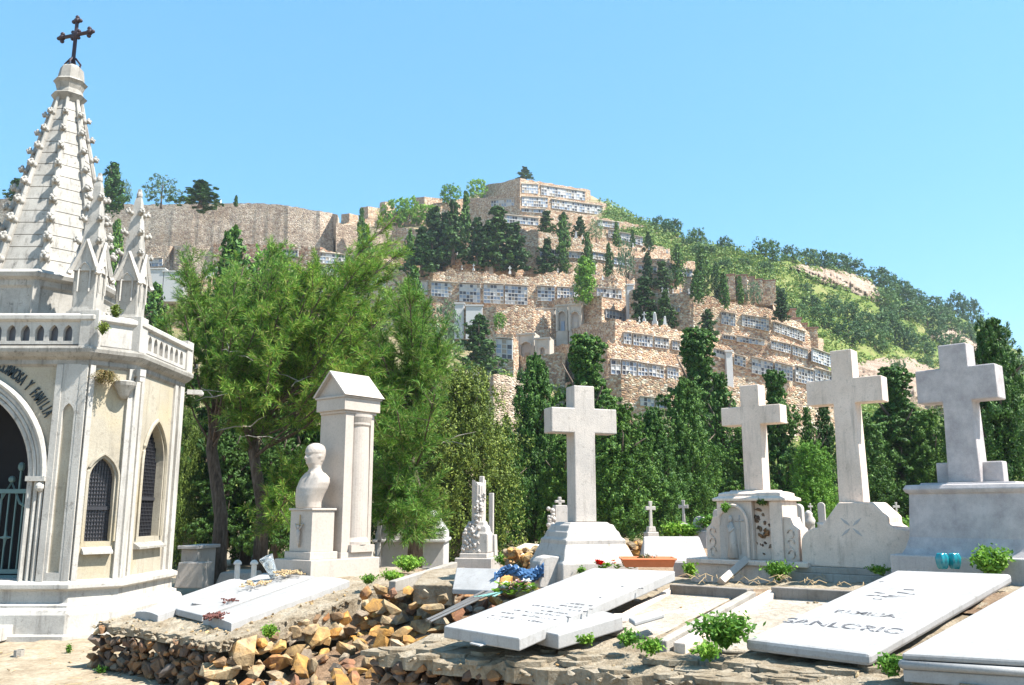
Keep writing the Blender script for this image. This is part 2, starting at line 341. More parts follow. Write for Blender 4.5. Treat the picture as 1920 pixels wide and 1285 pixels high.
def layered_clumps(seed, h=1.0, w=.4, n=30, top=.35):
    # irregular Monterey-cypress habit: shelves of foliage with gaps
    r_ = random.Random(seed); out = []
    for i in range(n):
        t = (i + r_.random() * .6) / n; z = h * (.10 + .88 * t)
        prof = w * (1 - (1 - top) * t ** 1.3) * (.7 + .3 * math.sin(t * 19 + seed)); a = i * 2.399 + r_.uniform(-.6, .6)
        d = prof * r_.uniform(.25, .85) * (1 - .5 * t ** 3); rr = prof * r_.uniform(.26, .42) + .02 * h
        out.append(((math.cos(a) * d, math.sin(a) * d, z), (rr, rr, rr * r_.uniform(.5, .8))))
    return out
def round_clumps(seed, h=1.0, w=.5, n=22, z0=.2):
    r_ = random.Random(seed); out = []
    for i in range(n):
        a = i * 2.399; t = (i + .5) / n; zz = z0 + (1 - z0) * (.12 + .8 * t); k = math.sqrt(max(0.02, 1 - ((zz - z0) / (1 - z0) * 1.9 - .85) ** 2 * .95))
        d = w * k * r_.uniform(.45, .82); rr = w * r_.uniform(.22, .4)
        out.append(((math.cos(a) * d, math.sin(a) * d, zz * h - rr * .4), (rr, rr, rr * .8)))
    return out
# unit-height prototypes for the hillside (scaled per tree), kept out of the scene: only their meshes are used
def proto(fn, per, size, mat, seed, trunk_h, tr=.03, up=0.0, **kw):
    c = crown('crown', fn(seed, **kw), per, size, mat, seed, up=up, sub=9, srad=.38)
    t = trunk('trunk', trunk_h, tr, None, seed, 5, .22)
    a = np.zeros(len(c.data.vertices) * 3, dtype=np.float32); c.data.vertices.foreach_get('co', a); a = a.reshape(-1, 3)
    r = (c.data, t.data, 2 * float(np.percentile(np.abs(a[:, 0]), 98.5)), float(np.percentile(a[:, 2], 99.8)))
    bpy.data.objects.remove(c); bpy.data.objects.remove(t); return r
PROTO = {
    'slim': [proto(cypress_clumps, 110, .030, 'cypress_leaf', s_, .8, .02, up=.8, w=.13, n=26) for s_ in (1, 2)],
    'cyp': [proto(cypress_clumps, 130, .030, 'cypress_leaf', s_, .8, .025, up=.5, w=.24, n=30, ragged=.8) for s_ in (3, 4, 5)],
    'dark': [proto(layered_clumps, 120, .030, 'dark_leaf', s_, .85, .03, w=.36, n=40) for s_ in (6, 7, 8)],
    'fat': [proto(cypress_clumps, 150, .030, 'bright_leaf', s_, .5, .03, up=.5, w=.27, n=30, power=.6, tip=.05, ragged=.1) for s_ in (9,)],
    'round': [proto(round_clumps, 120, .036, 'pine_leaf', s_, .6, .03, w=.62, n=26, z0=.05) for s_ in (10, 11, 12)],
    'bright': [proto(round_clumps, 110, .036, 'bright_leaf', s_, .6, .03, w=.55, n=24, z0=.08) for s_ in (13, 14)],
    'blue': [proto(round_clumps, 70, .032, 'blue_leaf', s_, .8, .03, w=.55, n=22) for s_ in (15,)],
}
def hill_tree(kind, px, yt, yb, wpx, Y, label, cat='tree', group=None, name='tree', sink=.3):
    base = P(px, yb, Y=Y); h = P(px, yt, Y=Y).z - base.z + sink; i = rnd.randrange(len(PROTO[kind]))
    cm, tm, natural, nh = PROTO[kind][i]; h = h / nh
    w = wpx / F * Y * 1.02 / natural
    e = empty(name, base - Vector((0, 0, sink)), rnd.uniform(0, 6.28), label, cat, group)
    for nm, me in (('crown', cm), ('trunk', tm)):
        o = bpy.data.objects.new(nm, me); COL.objects.link(o); o.parent = e; o.scale = (w, w, h)
    return e
# ---------------------------------------------------------------- the hill
TAB = [(330, 232), (345, 225), (375, 205), (400, 185), (440, 162), (480, 146), (520, 132), (560, 122), (600, 114), (640, 106), (680, 99), (720, 91), (760, 84), (820, 74), (880, 62), (935, 50)]
def Yof(py): return float(np.interp(py, [a for a, b in TAB], [b for a, b in TAB]))
SKY = [(-400, 400), (0, 400), (180, 400), (420, 396), (640, 420), (720, 405), (830, 385), (905, 360), (970, 345), (1105, 362), (1140, 388), (1215, 422), (1300, 455), (1420, 480), (1500, 492), (1600, 515), (1660, 548), (1720, 572), (1800, 600), (1860, 628), (1920, 668), (2000, 720), (2150, 800), (2400, 860)]
def sky(px): return float(np.interp(px, [a for a, b in SKY], [b for a, b in SKY]))
def extra(px, t):
    k = max(0, (px - 1400) / 520); return 150 * min(k, 1.4) ** 1.4 * t ** 1.5
def Yter(px, py):
    t = max(0, min(1, (935 - py) / (935 - sky(px)))); return Yof(py) + 5 + extra(px, t)
def hp(px, py): return P(px, py, Y=Yter(px, py))
mb = MB(); cols_ = list(range(-400, 2401, 14)); rows_ = 46; vs = []
rr_ = random.Random(3)
for c in cols_:
    sy = sky(c)
    for Y_, z_ in ((36, -.2), (44, .6)): p = P(c, 900, Y=Y_); vs.append((p.x, Y_, z_))
    for k in range(rows_ + 1):
        py = 938 - (938 - sy) * k / rows_; p = hp(c, py)
        bumpy = .45 if c > 1400 else .15
        vs.append((p.x, p.y, p.z + rr_.uniform(-bumpy, bumpy) * (p.y / 150 + .2)))
    p = hp(c, sy)
    for dy, dz in ((30, -4), (90, -30), (200, -90)): vs.append((p.x * (1 + dy / p.y), p.y + dy, p.z + dz))
nr = rows_ + 6; fs = []
for i in range(len(cols_) - 1):
    for k in range(nr - 1): fs.append((i * nr + k, (i + 1) * nr + k, (i + 1) * nr + k + 1, i * nr + k + 1))
mb.add(vs, fs); o = mb.build('hill', ['hill_grass'], smooth=True); tag(o, 'grassy green hillside rising to the terraced summit', kind='structure')
# bare rock faces on the right flank
def cliff(pts, label, seed):
    # pts: (px, ytop, ybot); a creased rock face standing out of the slope
    r_ = random.Random(seed); rings = []; n = 16; m_ = 60
    for i in range(m_ + 1):
        px = pts[0][0] + (pts[-1][0] - pts[0][0]) * i / m_
        yt = np.interp(px, [p[0] for p in pts], [p[1] for p in pts]) + r_.uniform(-2, 2); yb = np.interp(px, [p[0] for p in pts], [p[2] for p in pts]) + r_.uniform(-1, 1)
        Yb = Yter(px, yb); crease = abs(math.sin(i * .9 + seed) * 1.3 + math.sin(i * 2.3) * .8)
        ring = []
        for k in range(n + 1):
            t = k / n; py = yb + (yt - yb) * t; e = math.sin(math.pi * min(1, t * 1.02)) if 0 < t < 1 else 0
            Yg = Yter(px, py); Yc = Yb - 1.2 + (Yg - Yb) * t ** 2.2 - crease * e * (.7 + .5 * math.sin(k * 1.1 + i * .3)) - r_.uniform(0, .5)
            if k == n: Yc = Yg + 1
            ring.append(P(px, py, Y=min(Yc, Yg + 1)))
        rings.append(ring)
    b_ = MB(); b_.loft(rings, caps=False, closed=False); o = b_.build('cliff', 'cliff_rock'); tag(o, label, kind='structure')
cliff([(1480, 500, 502), (1500, 497, 512), (1540, 500, 530), (1590, 508, 545), (1625, 522, 560), (1650, 545, 570)], 'pinkish bare rock face below the ridge pines', 2)
cliff([(1745, 625, 640), (1790, 612, 650), (1830, 640, 668), (1850, 660, 668)], 'small pale rock outcrop near the right ridge', 5)
cliff([(1590, 685, 700), (1640, 672, 745), (1700, 668, 770), (1760, 690, 780), (1830, 712, 800), (1900, 760, 810)], 'low tan rock bank behind the tall crosses', 9)
# ---------------------------------------------------------------- terraces of rubble with burial niches
def seg_plane_hit(px, py, A, B, off=0.0):
    a = (px - 960) / F; b = (642.5 - py) / F
    d = Vector((a, math.cos(T) - b * math.sin(T), math.sin(T) + b * math.cos(T))); c = Vector((0, 0, CZ))
    t = (B - A); n = Vector((t.y, -t.x, 0)).normalized()
    return c + d * ((A - c).dot(n) / d.dot(n)) + n * off, n
WALLS = []
def wallY(px):
    return [(float(np.interp(px, a, t)), float(np.interp(px, a, y))) for a, t, y in WALLS if a[0] <= px <= a[-1]]
def autoY(px, yb, ledge=False):
    w = wallY(px)
    if ledge:
        c = [y for t, y in w if abs(t - yb) < 7]
        if c: return min(c) + .5
    beh = [y for t, y in w if t < yb - (8 if ledge else 3)]; fr = [y for t, y in w if t >= yb - (8 if ledge else 3)]
    lo = max(fr) + 1.2 if fr else 0
    if beh: return max(min(beh) - 2.0, min(lo, min(beh) - .8))
    return max(Yter(px, yb) - 3, lo)
def terrace(label, pts, panels=(), mat='rubble', depth=12, jag=.22, cat='retaining wall', name='terrace_wall', extra_fn=None, cope=None, group=None):
    """pts: (px, ytop, ybot, dY): wall face through these; panels: (x0, x1, ytl, ybl, ytr, ybr, rows, cols)"""
    mid = pts[len(pts) // 2]; seed = int(sum(p[0] for p in pts)); r_ = random.Random(seed)
    Ys = [Yof(p[2]) * 0 + Yof(np.mean([q[2] for q in pts])) + p[3] for p in pts]
    WALLS.append(([p[0] for p in pts], [p[1] for p in pts], Ys))
    root = empty(name, P(pts[0][0], pts[0][2], Y=Ys[0]), 0, label, cat, group); base = root.location.copy()
    top = []; bot = []; pl = []
    for i in range(len(pts) - 1):
        (x0, t0, b0, _), (x1, t1, b1, _) = pts[i], pts[i + 1]
        A = P(x0, b0, Y=Ys[i]); B = P(x1, b1, Y=Ys[i + 1]); pl.append((x0, x1, A, B))
        n = max(2, int(abs(x1 - x0) / 7))
        for k in range(n + (i == len(pts) - 2)):
            f = k / n; px = x0 + (x1 - x0) * f
            q, nn = seg_plane_hit(px, t0 + (t1 - t0) * f, A, B); q2, _ = seg_plane_hit(px, b0 + (b1 - b0) * f + 34, A, B)
            q.z += r_.uniform(-jag, jag); q2 += nn * .1; top.append(q); bot.append(q2)
    m2 = MB(); n = len(top)
    mid_ = [(t_ * .55 + b_ * .45) + Vector((0, -r_.uniform(0, .1), 0)) for t_, b_ in zip(top, bot)]
    back = [t_ + Vector((t_.x / t_.y * depth, depth, .2)) for t_ in top]; bb = [Vector((q.x, q.y, b_.z)) for q, b_ in zip(back, bot)]
    m2.loft([[q - base for q in r] for r in (bot, mid_, top, back, bb)], 0, caps=False, closed=False)
    for e in (0, n - 1):
        vsx = [bot[e] - base, mid_[e] - base, top[e] - base, back[e] - base, bb[e] - base]; m2.add(vsx, [[0, 1, 2, 3, 4] if e else [4, 3, 2, 1, 0]])
    m2.build('masonry', [mat], root)
    for (x0, x1, tl, bl, tr, br, rows, cc) in panels:
        xm = (x0 + x1) / 2; s = min(pl, key=lambda q: 0 if q[0] <= xm <= q[1] else abs((q[0] + q[1]) / 2 - xm))
        p = MB()
        def g(u, v_, off):
            px = x0 + (x1 - x0) * u; py = (tl + (tr - tl) * u) * (1 - v_) + (bl + (br - bl) * u) * v_
            q, _ = seg_plane_hit(px, py, s[2], s[3], off); return q - base
        fw = .065 / cc; fh = .09 / rows
        # backing, then bars, then one tablet in each opening
        fo = .27; bk = .14
        def slab(u0, u1, v0, v1, off, mi, th=.2):
            a = [g(u0, v0, off), g(u1, v0, off), g(u1, v1, off), g(u0, v1, off)]; b_ = [g(u0, v0, off - th), g(u1, v0, off - th), g(u1, v1, off - th), g(u0, v1, off - th)]
            p.add(b_ + a, [(4, 5, 6, 7)[::-1], (0, 1, 5, 4)[::-1], (1, 2, 6, 5)[::-1], (2, 3, 7, 6)[::-1], (3, 0, 4, 7)[::-1]], mi)
        for i in range(cc + 1): slab(max(0, i / cc - fw), min(1, i / cc + fw), 0, 1, fo, 0)
        for j in range(rows + 1): slab(0, 1, max(0, j / rows - fh), min(1, j / rows + fh), fo - .02, 0)
        for i in range(cc):
            for j in range(rows):
                mi = r_.choices([0, 1, 2, 3], [3.2, 4.2, 3, 1.8])[0]
                slab(i / cc + fw, (i + 1) / cc - fw, j / rows + fh, (j + 1) / rows - fh, bk + (0.05 if mi else .08) - r_.uniform(0, .05), mi, .1)
        p.build('niche_panel', ['niche_white', 'niche_blue', 'niche_dark', 'niche_tan'], root)
        ld = MB(); a = [g(-.02, -.04, .45), g(1.02, -.04, .45), g(1.02, -.15 / rows - .04, .45), g(-.02, -.15 / rows - .04, .45)]; b_ = [g(-.02, -.04, 0), g(1.02, -.04, 0), g(1.02, -.15 / rows - .04, 0), g(-.02, -.15 / rows - .04, 0)]
        ld.add(b_ + a, [(4, 5, 6, 7), (0, 1, 5, 4), (2, 3, 7, 6), (1, 2, 6, 5), (3, 0, 4, 7)]); ld.build('lintel', 'hill_pale', root)
    if cope: pass
    return root
# summit blocks
terrace('square rubble block crowning the summit with niches on its right face', [(908, 348, 372, 9), (975, 335, 368, -6), (1107, 356, 386, 4)],
        [(978, 1008, 346, 362, 348, 364, 3, 7), (1014, 1096, 349, 366, 361, 377, 3, 16)], depth=20)
terrace('second rubble tier under the summit block', [(862, 376, 396, 10), (975, 362, 396, -4), (1137, 382, 408, 6)],
        [(922, 965, 377, 388, 373, 388, 2, 9), (978, 1026, 370, 387, 373, 390, 3, 11), (1034, 1128, 375, 391, 388, 404, 3, 20)], depth=14)
terrace('third rubble tier below the summit with a long low niche row', [(866, 390, 420, 8), (975, 386, 428, -3), (1090, 402, 435, 0), (1210, 424, 455, 6)],
        [(945, 1009, 404, 418, 411, 424, 2, 13), (978, 1022, 392, 398, 394, 401, 1, 10), (1120, 1160, 414, 424, 419, 430, 2, 9)], depth=12)
terrace('long right tier with pale niches between the cypresses above the middle of the hill', [(975, 424, 462, -3), (1060, 428, 470, 0), (1140, 436, 474, 2), (1262, 470, 505, 6)],
        [(1140, 1152, 432, 446, 434, 448, 3, 3), (1160, 1182, 437, 450, 441, 455, 3, 5), (1190, 1204, 444, 458, 447, 462, 3, 3), (1000, 1050, 446, 456, 448, 458, 2, 10), (1216, 1250, 470, 482, 476, 488, 2, 6)], depth=12)
terrace('stepped rubble wall climbing left of the summit', [(625, 424, 452, 0), (700, 408, 440, 4), (800, 384, 420, 10), (868, 374, 405, 14)], (), depth=14)
for i, (x0, x1, y0, y1, c) in enumerate(((640, 672, 400, 420, 655), (676, 712, 387, 408, 690), (712, 740, 378, 402, 722), (776, 830, 369, 390, 796))):
    terrace(['low square rubble block farthest left on the climbing wall', 'second square rubble block on the climbing wall', 'narrow rubble block hidden partly by bright trees', 'wide rubble block nearest the bright summit tree'][i],
            [(x0, y0 + 2, y1, 7), (c, y0, y1, 3), (x1, y0 + 4, y1, 6)], (), 'rubble', 8, .05, 'stone block', 'rubble_block', group='square blocks on the climbing wall')
terrace('rubble wall behind the dark cypress group', [(735, 425, 520, 8), (800, 430, 520, 5), (900, 432, 520, 4), (975, 436, 520, 6)], (), 'rubble', 10, .2)
# big left retaining wall and what lies under it
terrace('huge curved pale rubble retaining wall across the upper left', [(-60, 372, 470, 6), (30, 372, 465, 3), (180, 384, 462, 0), (330, 383, 458, -3), (480, 381, 458, -5), (540, 386, 462, -6), (600, 396, 462, -6), (633, 402, 462, -4), (636, 412, 462, 4)], (), 'rubble_pale', 25, .12)
terrace('low pale rubble wall right of the huge retaining wall', [(630, 419, 478, -1), (676, 425, 484, 0), (740, 432, 492, 2), (790, 440, 495, 6)], (), 'rubble_pale', 12, .1)
terrace('pale patched rubble wall under the huge left wall', [(170, 462, 505, -2), (325, 462, 505, -4), (328, 460, 505, -6), (400, 462, 505, -6), (470, 468, 505, -4)], [(272, 306, 488, 502, 486, 500, 2, 5)], 'rubble_pale', 10, .12)
terrace('reddish rubble bank with a short niche row above the feathery pine', [(400, 458, 520, 0), (500, 457, 522, -2), (600, 464, 526, -4), (664, 480, 528, -2), (790, 482, 530, 0)],
        [(531, 560, 469, 480, 471, 483, 2, 5), (599, 662, 475, 494, 481, 499, 3, 11)], 'rubble_roof', 12, .3)
terrace('reddish rubble slope behind the chapel pinnacles', [(200, 500, 590, 0), (345, 528, 590, 0), (470, 500, 600, 2)], (), 'rubble_roof', 10, .5)
# middle band
terrace('upper rubble wall with small crosses above the main niche wall', [(836, 476, 520, 2), (900, 484, 522, 0), (928, 494, 524, 0), (990, 498, 524, 3)], (), 'rubble', 10, .2)
terrace('rubble wall with pale columns right of the dark cypress group', [(968, 430, 520, 4), (1010, 434, 522, 2), (1100, 452, 520, 3), (1190, 470, 522, 6), (1262, 482, 530, 10)], [(1012, 1050, 468, 482, 472, 486, 2, 7), (1066, 1092, 473, 484, 475, 486, 2, 5), (1110, 1136, 474, 486, 478, 490, 2, 5), (1150, 1180, 484, 496, 488, 500, 2, 6)], 'rubble', 10, .25)
terrace('main long niche wall across the middle of the hill with wavy rubble roof',
        [(640, 512, 600, 6), (660, 498, 600, 5), (735, 498, 600, 3), (760, 501, 600, 2), (790, 505, 600, 2), (812, 513, 600, 1), (835, 506, 600, 1), (905, 510, 600, 0), (965, 517, 600, 0), (984, 524, 600, 0), (1010, 516, 600, 0), (1040, 511, 600, 0), (1085, 512, 600, 1), (1118, 514, 600, 1), (1190, 523, 600, 3)],
        [(671, 690, 512, 530, 514, 532, 3, 4), (694, 724, 516, 534, 521, 540, 3, 6), (786, 803, 528, 552, 529, 553, 4, 3), (809, 858, 530, 556, 533, 560, 4, 8), (862, 901, 533, 566, 535, 569, 5, 6), (907, 944, 534, 569, 536, 571, 5, 6), (947, 989, 536, 571, 539, 573, 5, 7), (1008, 1040, 538, 565, 540, 566, 4, 5), (1044, 1078, 540, 566, 542, 567, 4, 6), (1118, 1164, 541, 556, 545, 562, 2, 8)],
        'rubble', 14, .35)
terrace('reddish rubble wall with round and arched recesses below the niche wall', [(856, 575, 640, 3), (930, 576, 640, 1), (1000, 576, 640, 1), (1045, 590, 640, 3)], (), 'rubble', 8, .3)
terrace('rubble block with a shaded left end and curved top', [(1035, 562, 630, 6), (1062, 558, 630, 3), (1128, 556, 632, -2), (1129, 557, 632, -2), (1190, 574, 634, 3), (1260, 590, 640, 6)],
        [(1134, 1170, 581, 596, 588, 604, 2, 6)], 'rubble', 14, .15)
terrace('big sloping upper right terrace wall with three pale niche banks',
        [(1180, 545, 655, 6), (1244, 547, 655, 2), (1300, 553, 660, 0), (1365, 566, 665, 0), (1449, 583, 670, 1), (1500, 608, 690, 3), (1536, 634, 715, 5), (1545, 640, 740, 14)],
        [(1352, 1378, 586, 608, 591, 613, 4, 6), (1390, 1440, 592, 612, 600, 622, 4, 10), (1449, 1506, 605, 622, 624, 642, 4, 12), (1268, 1276, 576, 585, 577, 586, 1, 2)], 'rubble', 22, .25)
terrace('middle right terrace wall starting at a shaded corner left of the small crosses',
        [(1020, 622, 668, 24), (1153, 600, 668, -3), (1155, 599, 668, -3), (1244, 610, 690, -1), (1290, 624, 700, 0), (1330, 626, 700, 0), (1380, 634, 700, 1), (1450, 642, 712, 1), (1530, 655, 730, 3), (1554, 690, 745, 6)],
        [(1168, 1182, 625, 645, 626, 647, 3, 3), (1186, 1222, 627, 648, 632, 652, 3, 7), (1226, 1252, 633, 652, 637, 655, 3, 5), (1259, 1273, 640, 656, 642, 658, 3, 3), (1354, 1376, 629, 636, 632, 639, 1, 5), (1380, 1432, 631, 641, 640, 649, 2, 9), (1444, 1480, 640, 655, 648, 664, 3, 8), (1484, 1512, 649, 666, 658, 674, 3, 6), (1520, 1556, 655, 678, 668, 690, 4, 7)], 'rubble', 16, .25)
terrace('lower right terrace wall with two niche banks above the tall cypresses',
        [(970, 662, 720, 30), (1040, 648, 720, 19), (1138, 642, 722, -3), (1140, 641, 722, -3), (1200, 655, 728, -2), (1275, 668, 734, 0), (1400, 672, 760, 0), (1480, 690, 770, 0), (1560, 700, 780, 2), (1562, 712, 780, 10)],
        [(1144, 1162, 675, 702, 677, 704, 3, 2), (1165, 1192, 677, 703, 680, 706, 3, 4), (1194, 1212, 681, 705, 684, 706, 3, 3), (1214, 1242, 684, 705, 688, 710, 3, 4), (1249, 1270, 688, 710, 692, 714, 3, 4), (1337, 1358, 655, 668, 660, 674, 2, 4), (1376, 1397, 666, 684, 672, 690, 3, 4), (1409, 1448, 672, 700, 681, 708, 4, 7), (1452, 1485, 681, 708, 689, 716, 4, 6), (1489, 1522, 688, 716, 697, 724, 4, 6), (1525, 1562, 692, 720, 702, 730, 4, 7)], 'rubble', 16, .25)
terrace('lowest rubble wall between the cypresses with a thin niche row', [(1060, 720, 800, 6), (1165, 702, 800, 0), (1262, 712, 800, 0), (1420, 728, 810, 2), (1600, 745, 820, 5)], [(1200, 1226, 745, 761, 748, 764, 2, 4), (1229, 1256, 748, 764, 752, 768, 2, 4)], 'rubble', 14, .3)
terrace('rubble wall fragment left of the white portals', [(925, 625, 690, 3), (962, 628, 690, 2), (972, 640, 695, 3)], [(932, 962, 636, 672, 638, 675, 4, 3)], 'rubble', 10, .2)
terrace('pale rubble wall low behind the left cypress', [(830, 700, 790, 2), (850, 690, 790, 0), (882, 694, 790, 0), (925, 706, 790, -1), (960, 703, 790, 0), (1010, 712, 790, 3)], (), 'rubble_pale', 10, .3)
terrace('rubble terrace with grave crosses below the right cypress row', [(1180, 480, 545, 4), (1255, 486, 548, 2), (1303, 492, 550, 6)], [(1198, 1232, 498, 510, 502, 514, 2, 6), (1262, 1296, 506, 518, 508, 520, 2, 6)], 'rubble', 12, .2)
terrace('short rubble wall high on the right edge of the terraces', [(1185, 463, 500, 2), (1256, 468, 500, 6)], (), 'rubble', 10, .2)
terrace('rubble wall with sawtooth red coping at the right end of the terraces', [(1350, 520, 566, 3), (1400, 526, 568, 0), (1454, 526, 572, 3), (1456, 530, 572, 14)], (), 'rubble', 14, .1)
def box_thing(name, label, cat, px0, px1, yt, yb, Y, dep, mat, group=None, cap=None, rz=0):
    a = P((px0 + px1) / 2, yb, Y=Y); w = (px1 - px0) / F * Y; h = P((px0 + px1) / 2, yt, Y=Y).z - a.z
    e = empty(name, a, rz, label, cat, group); MB().box(-w / 2, w / 2, 0, dep, -2.5, h).build('body', mat, e, bevel=.03)
    MB().box(-w / 2 - .12, w / 2 + .12, -.12, dep + .1, h, h + .16).build('coping', cap or mat, e)
    return e, w, h
for i, (x0, x1, y) in enumerate(((1362, 1378, 516), (1382, 1401, 517), (1400, 1415, 521), (1413, 1430, 525), (1425, 1454, 527))):
    box_thing('buttress', 'red capped rubble buttress on the sawtooth wall, ' + ['leftmost', 'second from left', 'third from left', 'second from right', 'rightmost and widest'][i], 'buttress', x0, x1, y, y + 14, Yof(568) - .6 + i * .3, 5, 'rubble', 'buttresses of the sawtooth wall', 'roof_red', rz=-.25)
for i, (x0, x1, y) in enumerate(((1483, 1493, 581), (1490, 1503, 598), (1502, 1514, 608), (1516, 1534, 616))):
    box_thing('buttress', ['tall slim', 'square', 'low', 'wide low'][i] + ' red capped rubble stub stepping down the edge of the upper right terrace', 'buttress', x0, x1, y, y + 24, Yof(690) + 9 - i, 4, 'rubble', 'stubs stepping down the terrace edge', 'roof_red', rz=-.2)
# white portals and tombs built into the terraces
def arch2(w, h, n=10, pointed=0.0, z0=0.0, cx=0.0):
    # opening outline (ccw from bottom-left going right, up, over): width w, springing height h
    pts = [(cx - w / 2, z0), (cx + w / 2, z0)]; r = w / 2 * (1 + pointed)
    if pointed:
        c0 = cx + w / 2 - r; th = math.acos((r - w / 2) / r)
        pts += [(c0 + r * math.cos(th * k / n), h + r * math.sin(th * k / n)) for k in range(n)]
        pts += [(cx, h + r * math.sin(th))]
        pts += [(2 * cx - x, z) for x, z in reversed(pts[2:-1])]
    else: pts += [(cx + r * math.cos(math.pi * k / n), h + r * math.sin(math.pi * k / n)) for k in range(n + 1)]
    return pts
def holed(outer, holes, y0, y1, reveal, mb, mi=0, M=None, mr=None):
    # wall face at y0 (front) with openings; reveals go from y0 to y1
    loops = [[Vector((x, z, 0)) for x, z in outer]] + [[Vector((x, z, 0)) for x, z in h] for h in holes]
    tris = geometry.tessellate_polygon(loops); allp = [p for l in loops for p in l]
    fs = []
    for t in tris:
        a, b_, c = (allp[i] for i in t)
        fs.append(t if (b_ - a).cross(c - a).z > 0 else t[::-1])
    mb.add([(p.x, y0, p.y) for p in allp], fs, mi, M)
    for h in holes:
        n = len(h); mb.add([(x, y0, z) for x, z in h] + [(x, y1, z) for x, z in h], [(i, (i + 1) % n, (i + 1) % n + n, i + n) for i in range(n)], mi if mr is None else mr, M)
def portal(label, px0, px1, yt, yb, Y, rz, op, mats=('hill_pale', 'niche_blue'), gable=False, name='tomb_portal', cat='tomb portal', dep=2.0):
    a = P((px0 + px1) / 2, yb, Y=Y); w = (px1 - px0) / F * Y / math.cos(rz); h = P((px0 + px1) / 2, yt, Y=Y).z - a.z
    a.y += 1.6; e = empty(name, a, rz, label, cat); m2 = MB()
    outer = [(-w / 2, -5), (w / 2, -5), (w / 2, h)] + ([(0, h + w * .2)] if gable else []) + [(-w / 2, h)]
    ow, oh = op[0] * w, op[1] * h; big = arch2(ow, oh - ow / 2, z0=.02)
    holed(outer, [big], 0, .5, 0, m2); m2.add([(x, .0, z) for x, z in outer] + [(x, dep, z) for x, z in outer], [(i, i + len(outer), (i + 1) % len(outer) + len(outer), (i + 1) % len(outer)) for i in range(len(outer))])
    m2.build('facade', mats[0], e)
    MB().box(-ow / 2, ow / 2, .5, .6, 0, oh).build('recess', 'shade_plaster', e)
    d = MB(); d.box(-ow * .25, ow * .25, .42, .52, 0, oh * .52); d.build('door', mats[1], e)
    c = MB(); c.box(-w / 2 - .12, w / 2 + .12, -.18, .3, h - .22, h - .02)
    ar = [(x * 1.0, z) for x, z in big[2:]]; c.tube([(x * 1.1, -.03, z + (z - (oh - ow / 2)) * .1) for x, z in ar], .1, 5)
    for sx in (-1, 1): c.box(sx * w * .44 - .12, sx * w * .44 + .12, -.1, .02, 0, h - .22)
    c.build('moulding', mats[0], e)
portal('white arched portal with a blue door set in the hillside', 999, 1042, 573, 620, Yof(645) + 3.5, -.25, (.62, .82))
portal('left of two narrow arched facades on the shaded rubble block', 1044, 1066, 566, 616, Yof(632) - 1, -.35, (.6, .75))
portal('right blind arched facade on the shaded rubble block', 1068, 1092, 564, 616, Yof(632) - 2.4, -.35, (.6, .7), ('hill_pale', 'hill_pale'))
portal('lower white arched facade with stepped cornice on the left corner', 970, 1003, 620, 676, Yof(720) + 9, -.35, (.6, .7), ('hill_pale', 'niche_tan'))
portal('plain pale facade right of the stepped one under a sloping coping', 1004, 1032, 628, 664, Yof(720) + 7, -.3, (.3, .5), ('hill_pale', 'hill_pale'))
portal('small white arched recess in the reddish wall under the niches', 960, 976, 580, 610, Yof(640) - .3, 0, (.6, .7), ('niche_white', 'niche_white'))
portal('tiny round headed white niche left of the arched recess', 924, 936, 578, 594, Yof(640) - .2, 0, (.7, .9), ('niche_white', 'niche_white'))
for i, (x0, x1, yt, yb, Y, l) in enumerate(((852, 870, 570, 600, Yof(600) - 1, 'plain white tomb block left under the main niche wall'), (873, 905, 574, 600, Yof(600) - 1, 'wider white tomb block under the main niche wall'),
        (1176, 1189, 535, 564, Yof(590), 'bright white upright tomb at the right end of the main niche wall'), (1076, 1084, 535, 560, Yof(600) - 1.5, 'slim white pillar tomb left of the bright fat cypress'),
        (304, 345, 510, 532, Yof(590) + 1, 'white box tomb behind the right pinnacle'), (278, 306, 505, 545, Yof(590) + 2, 'white tomb with an arch touching the right pinnacle'), (385, 412, 503, 515, Yof(520), 'small white tomb half hidden by the dark left cypress'), (427, 452, 502, 512, Yof(520), 'small white tomb right of the dark left cypress'),
        (600, 634, 500, 528, Yof(526) - 3, 'white tomb under the short niche row'), (1362, 1374, 660, 686, Yof(760) - 1.2, 'white round topped tomb in the lower right terrace'), (907, 925, 494, 506, Yof(522) - 1.5, 'white tomb with a dark opening above the niche wall'))):
    box_thing('white_tomb', l, 'tomb', x0, x1, yt, yb, autoY((x0 + x1) / 2, yb) + (1.4 if x0 > 640 else 0), 1.6, 'niche_white')
# small crosses standing along the terraces
cm = MB(); cm.box(-.3, .3, -.25, .25, -.3, .25).box(-.2, .2, -.17, .17, .25, .45, t=.04).box(-.09, .09, -.08, .08, .45, 1.75).box(-.4, .4, -.075, .075, 1.12, 1.32)
XC = cm.build('grave_cross', 'niche_white'); xme = XC.data; bpy.data.objects.remove(XC)
sm = MB(); sm.box(-.32, .32, -.25, .25, -.3, .2).box(-.22, .22, -.15, .15, .2, 1.2, t=.06).ball((0, 0, 1.25), .14)
XS = sm.build('pillar_stone', 'niche_white'); sme = XS.data; bpy.data.objects.remove(XS)
def small(kind, px, yb, hpx, Y, label, group):
    Y = autoY(px, yb, True) if Y > 60 else Y
    a = P(px, yb, Y=Y); h = hpx / F * Y; o = bpy.data.objects.new('grave_cross' if kind == 'x' else 'grave_pillar', xme if kind == 'x' else sme); COL.objects.link(o)
    o.location = a; s = h / (1.75 if kind == 'x' else 1.4); o.scale = (s, s, s); o.rotation_euler = (0, 0, rnd.uniform(-.5, .5)); tag(o, label, 'cross' if kind == 'x' else 'grave pillar', group)
def row(items, Y, label, group):
    for px, yb, h in items: small('x' if h > 0 else 'p', px, yb, abs(h), Y, label, group)
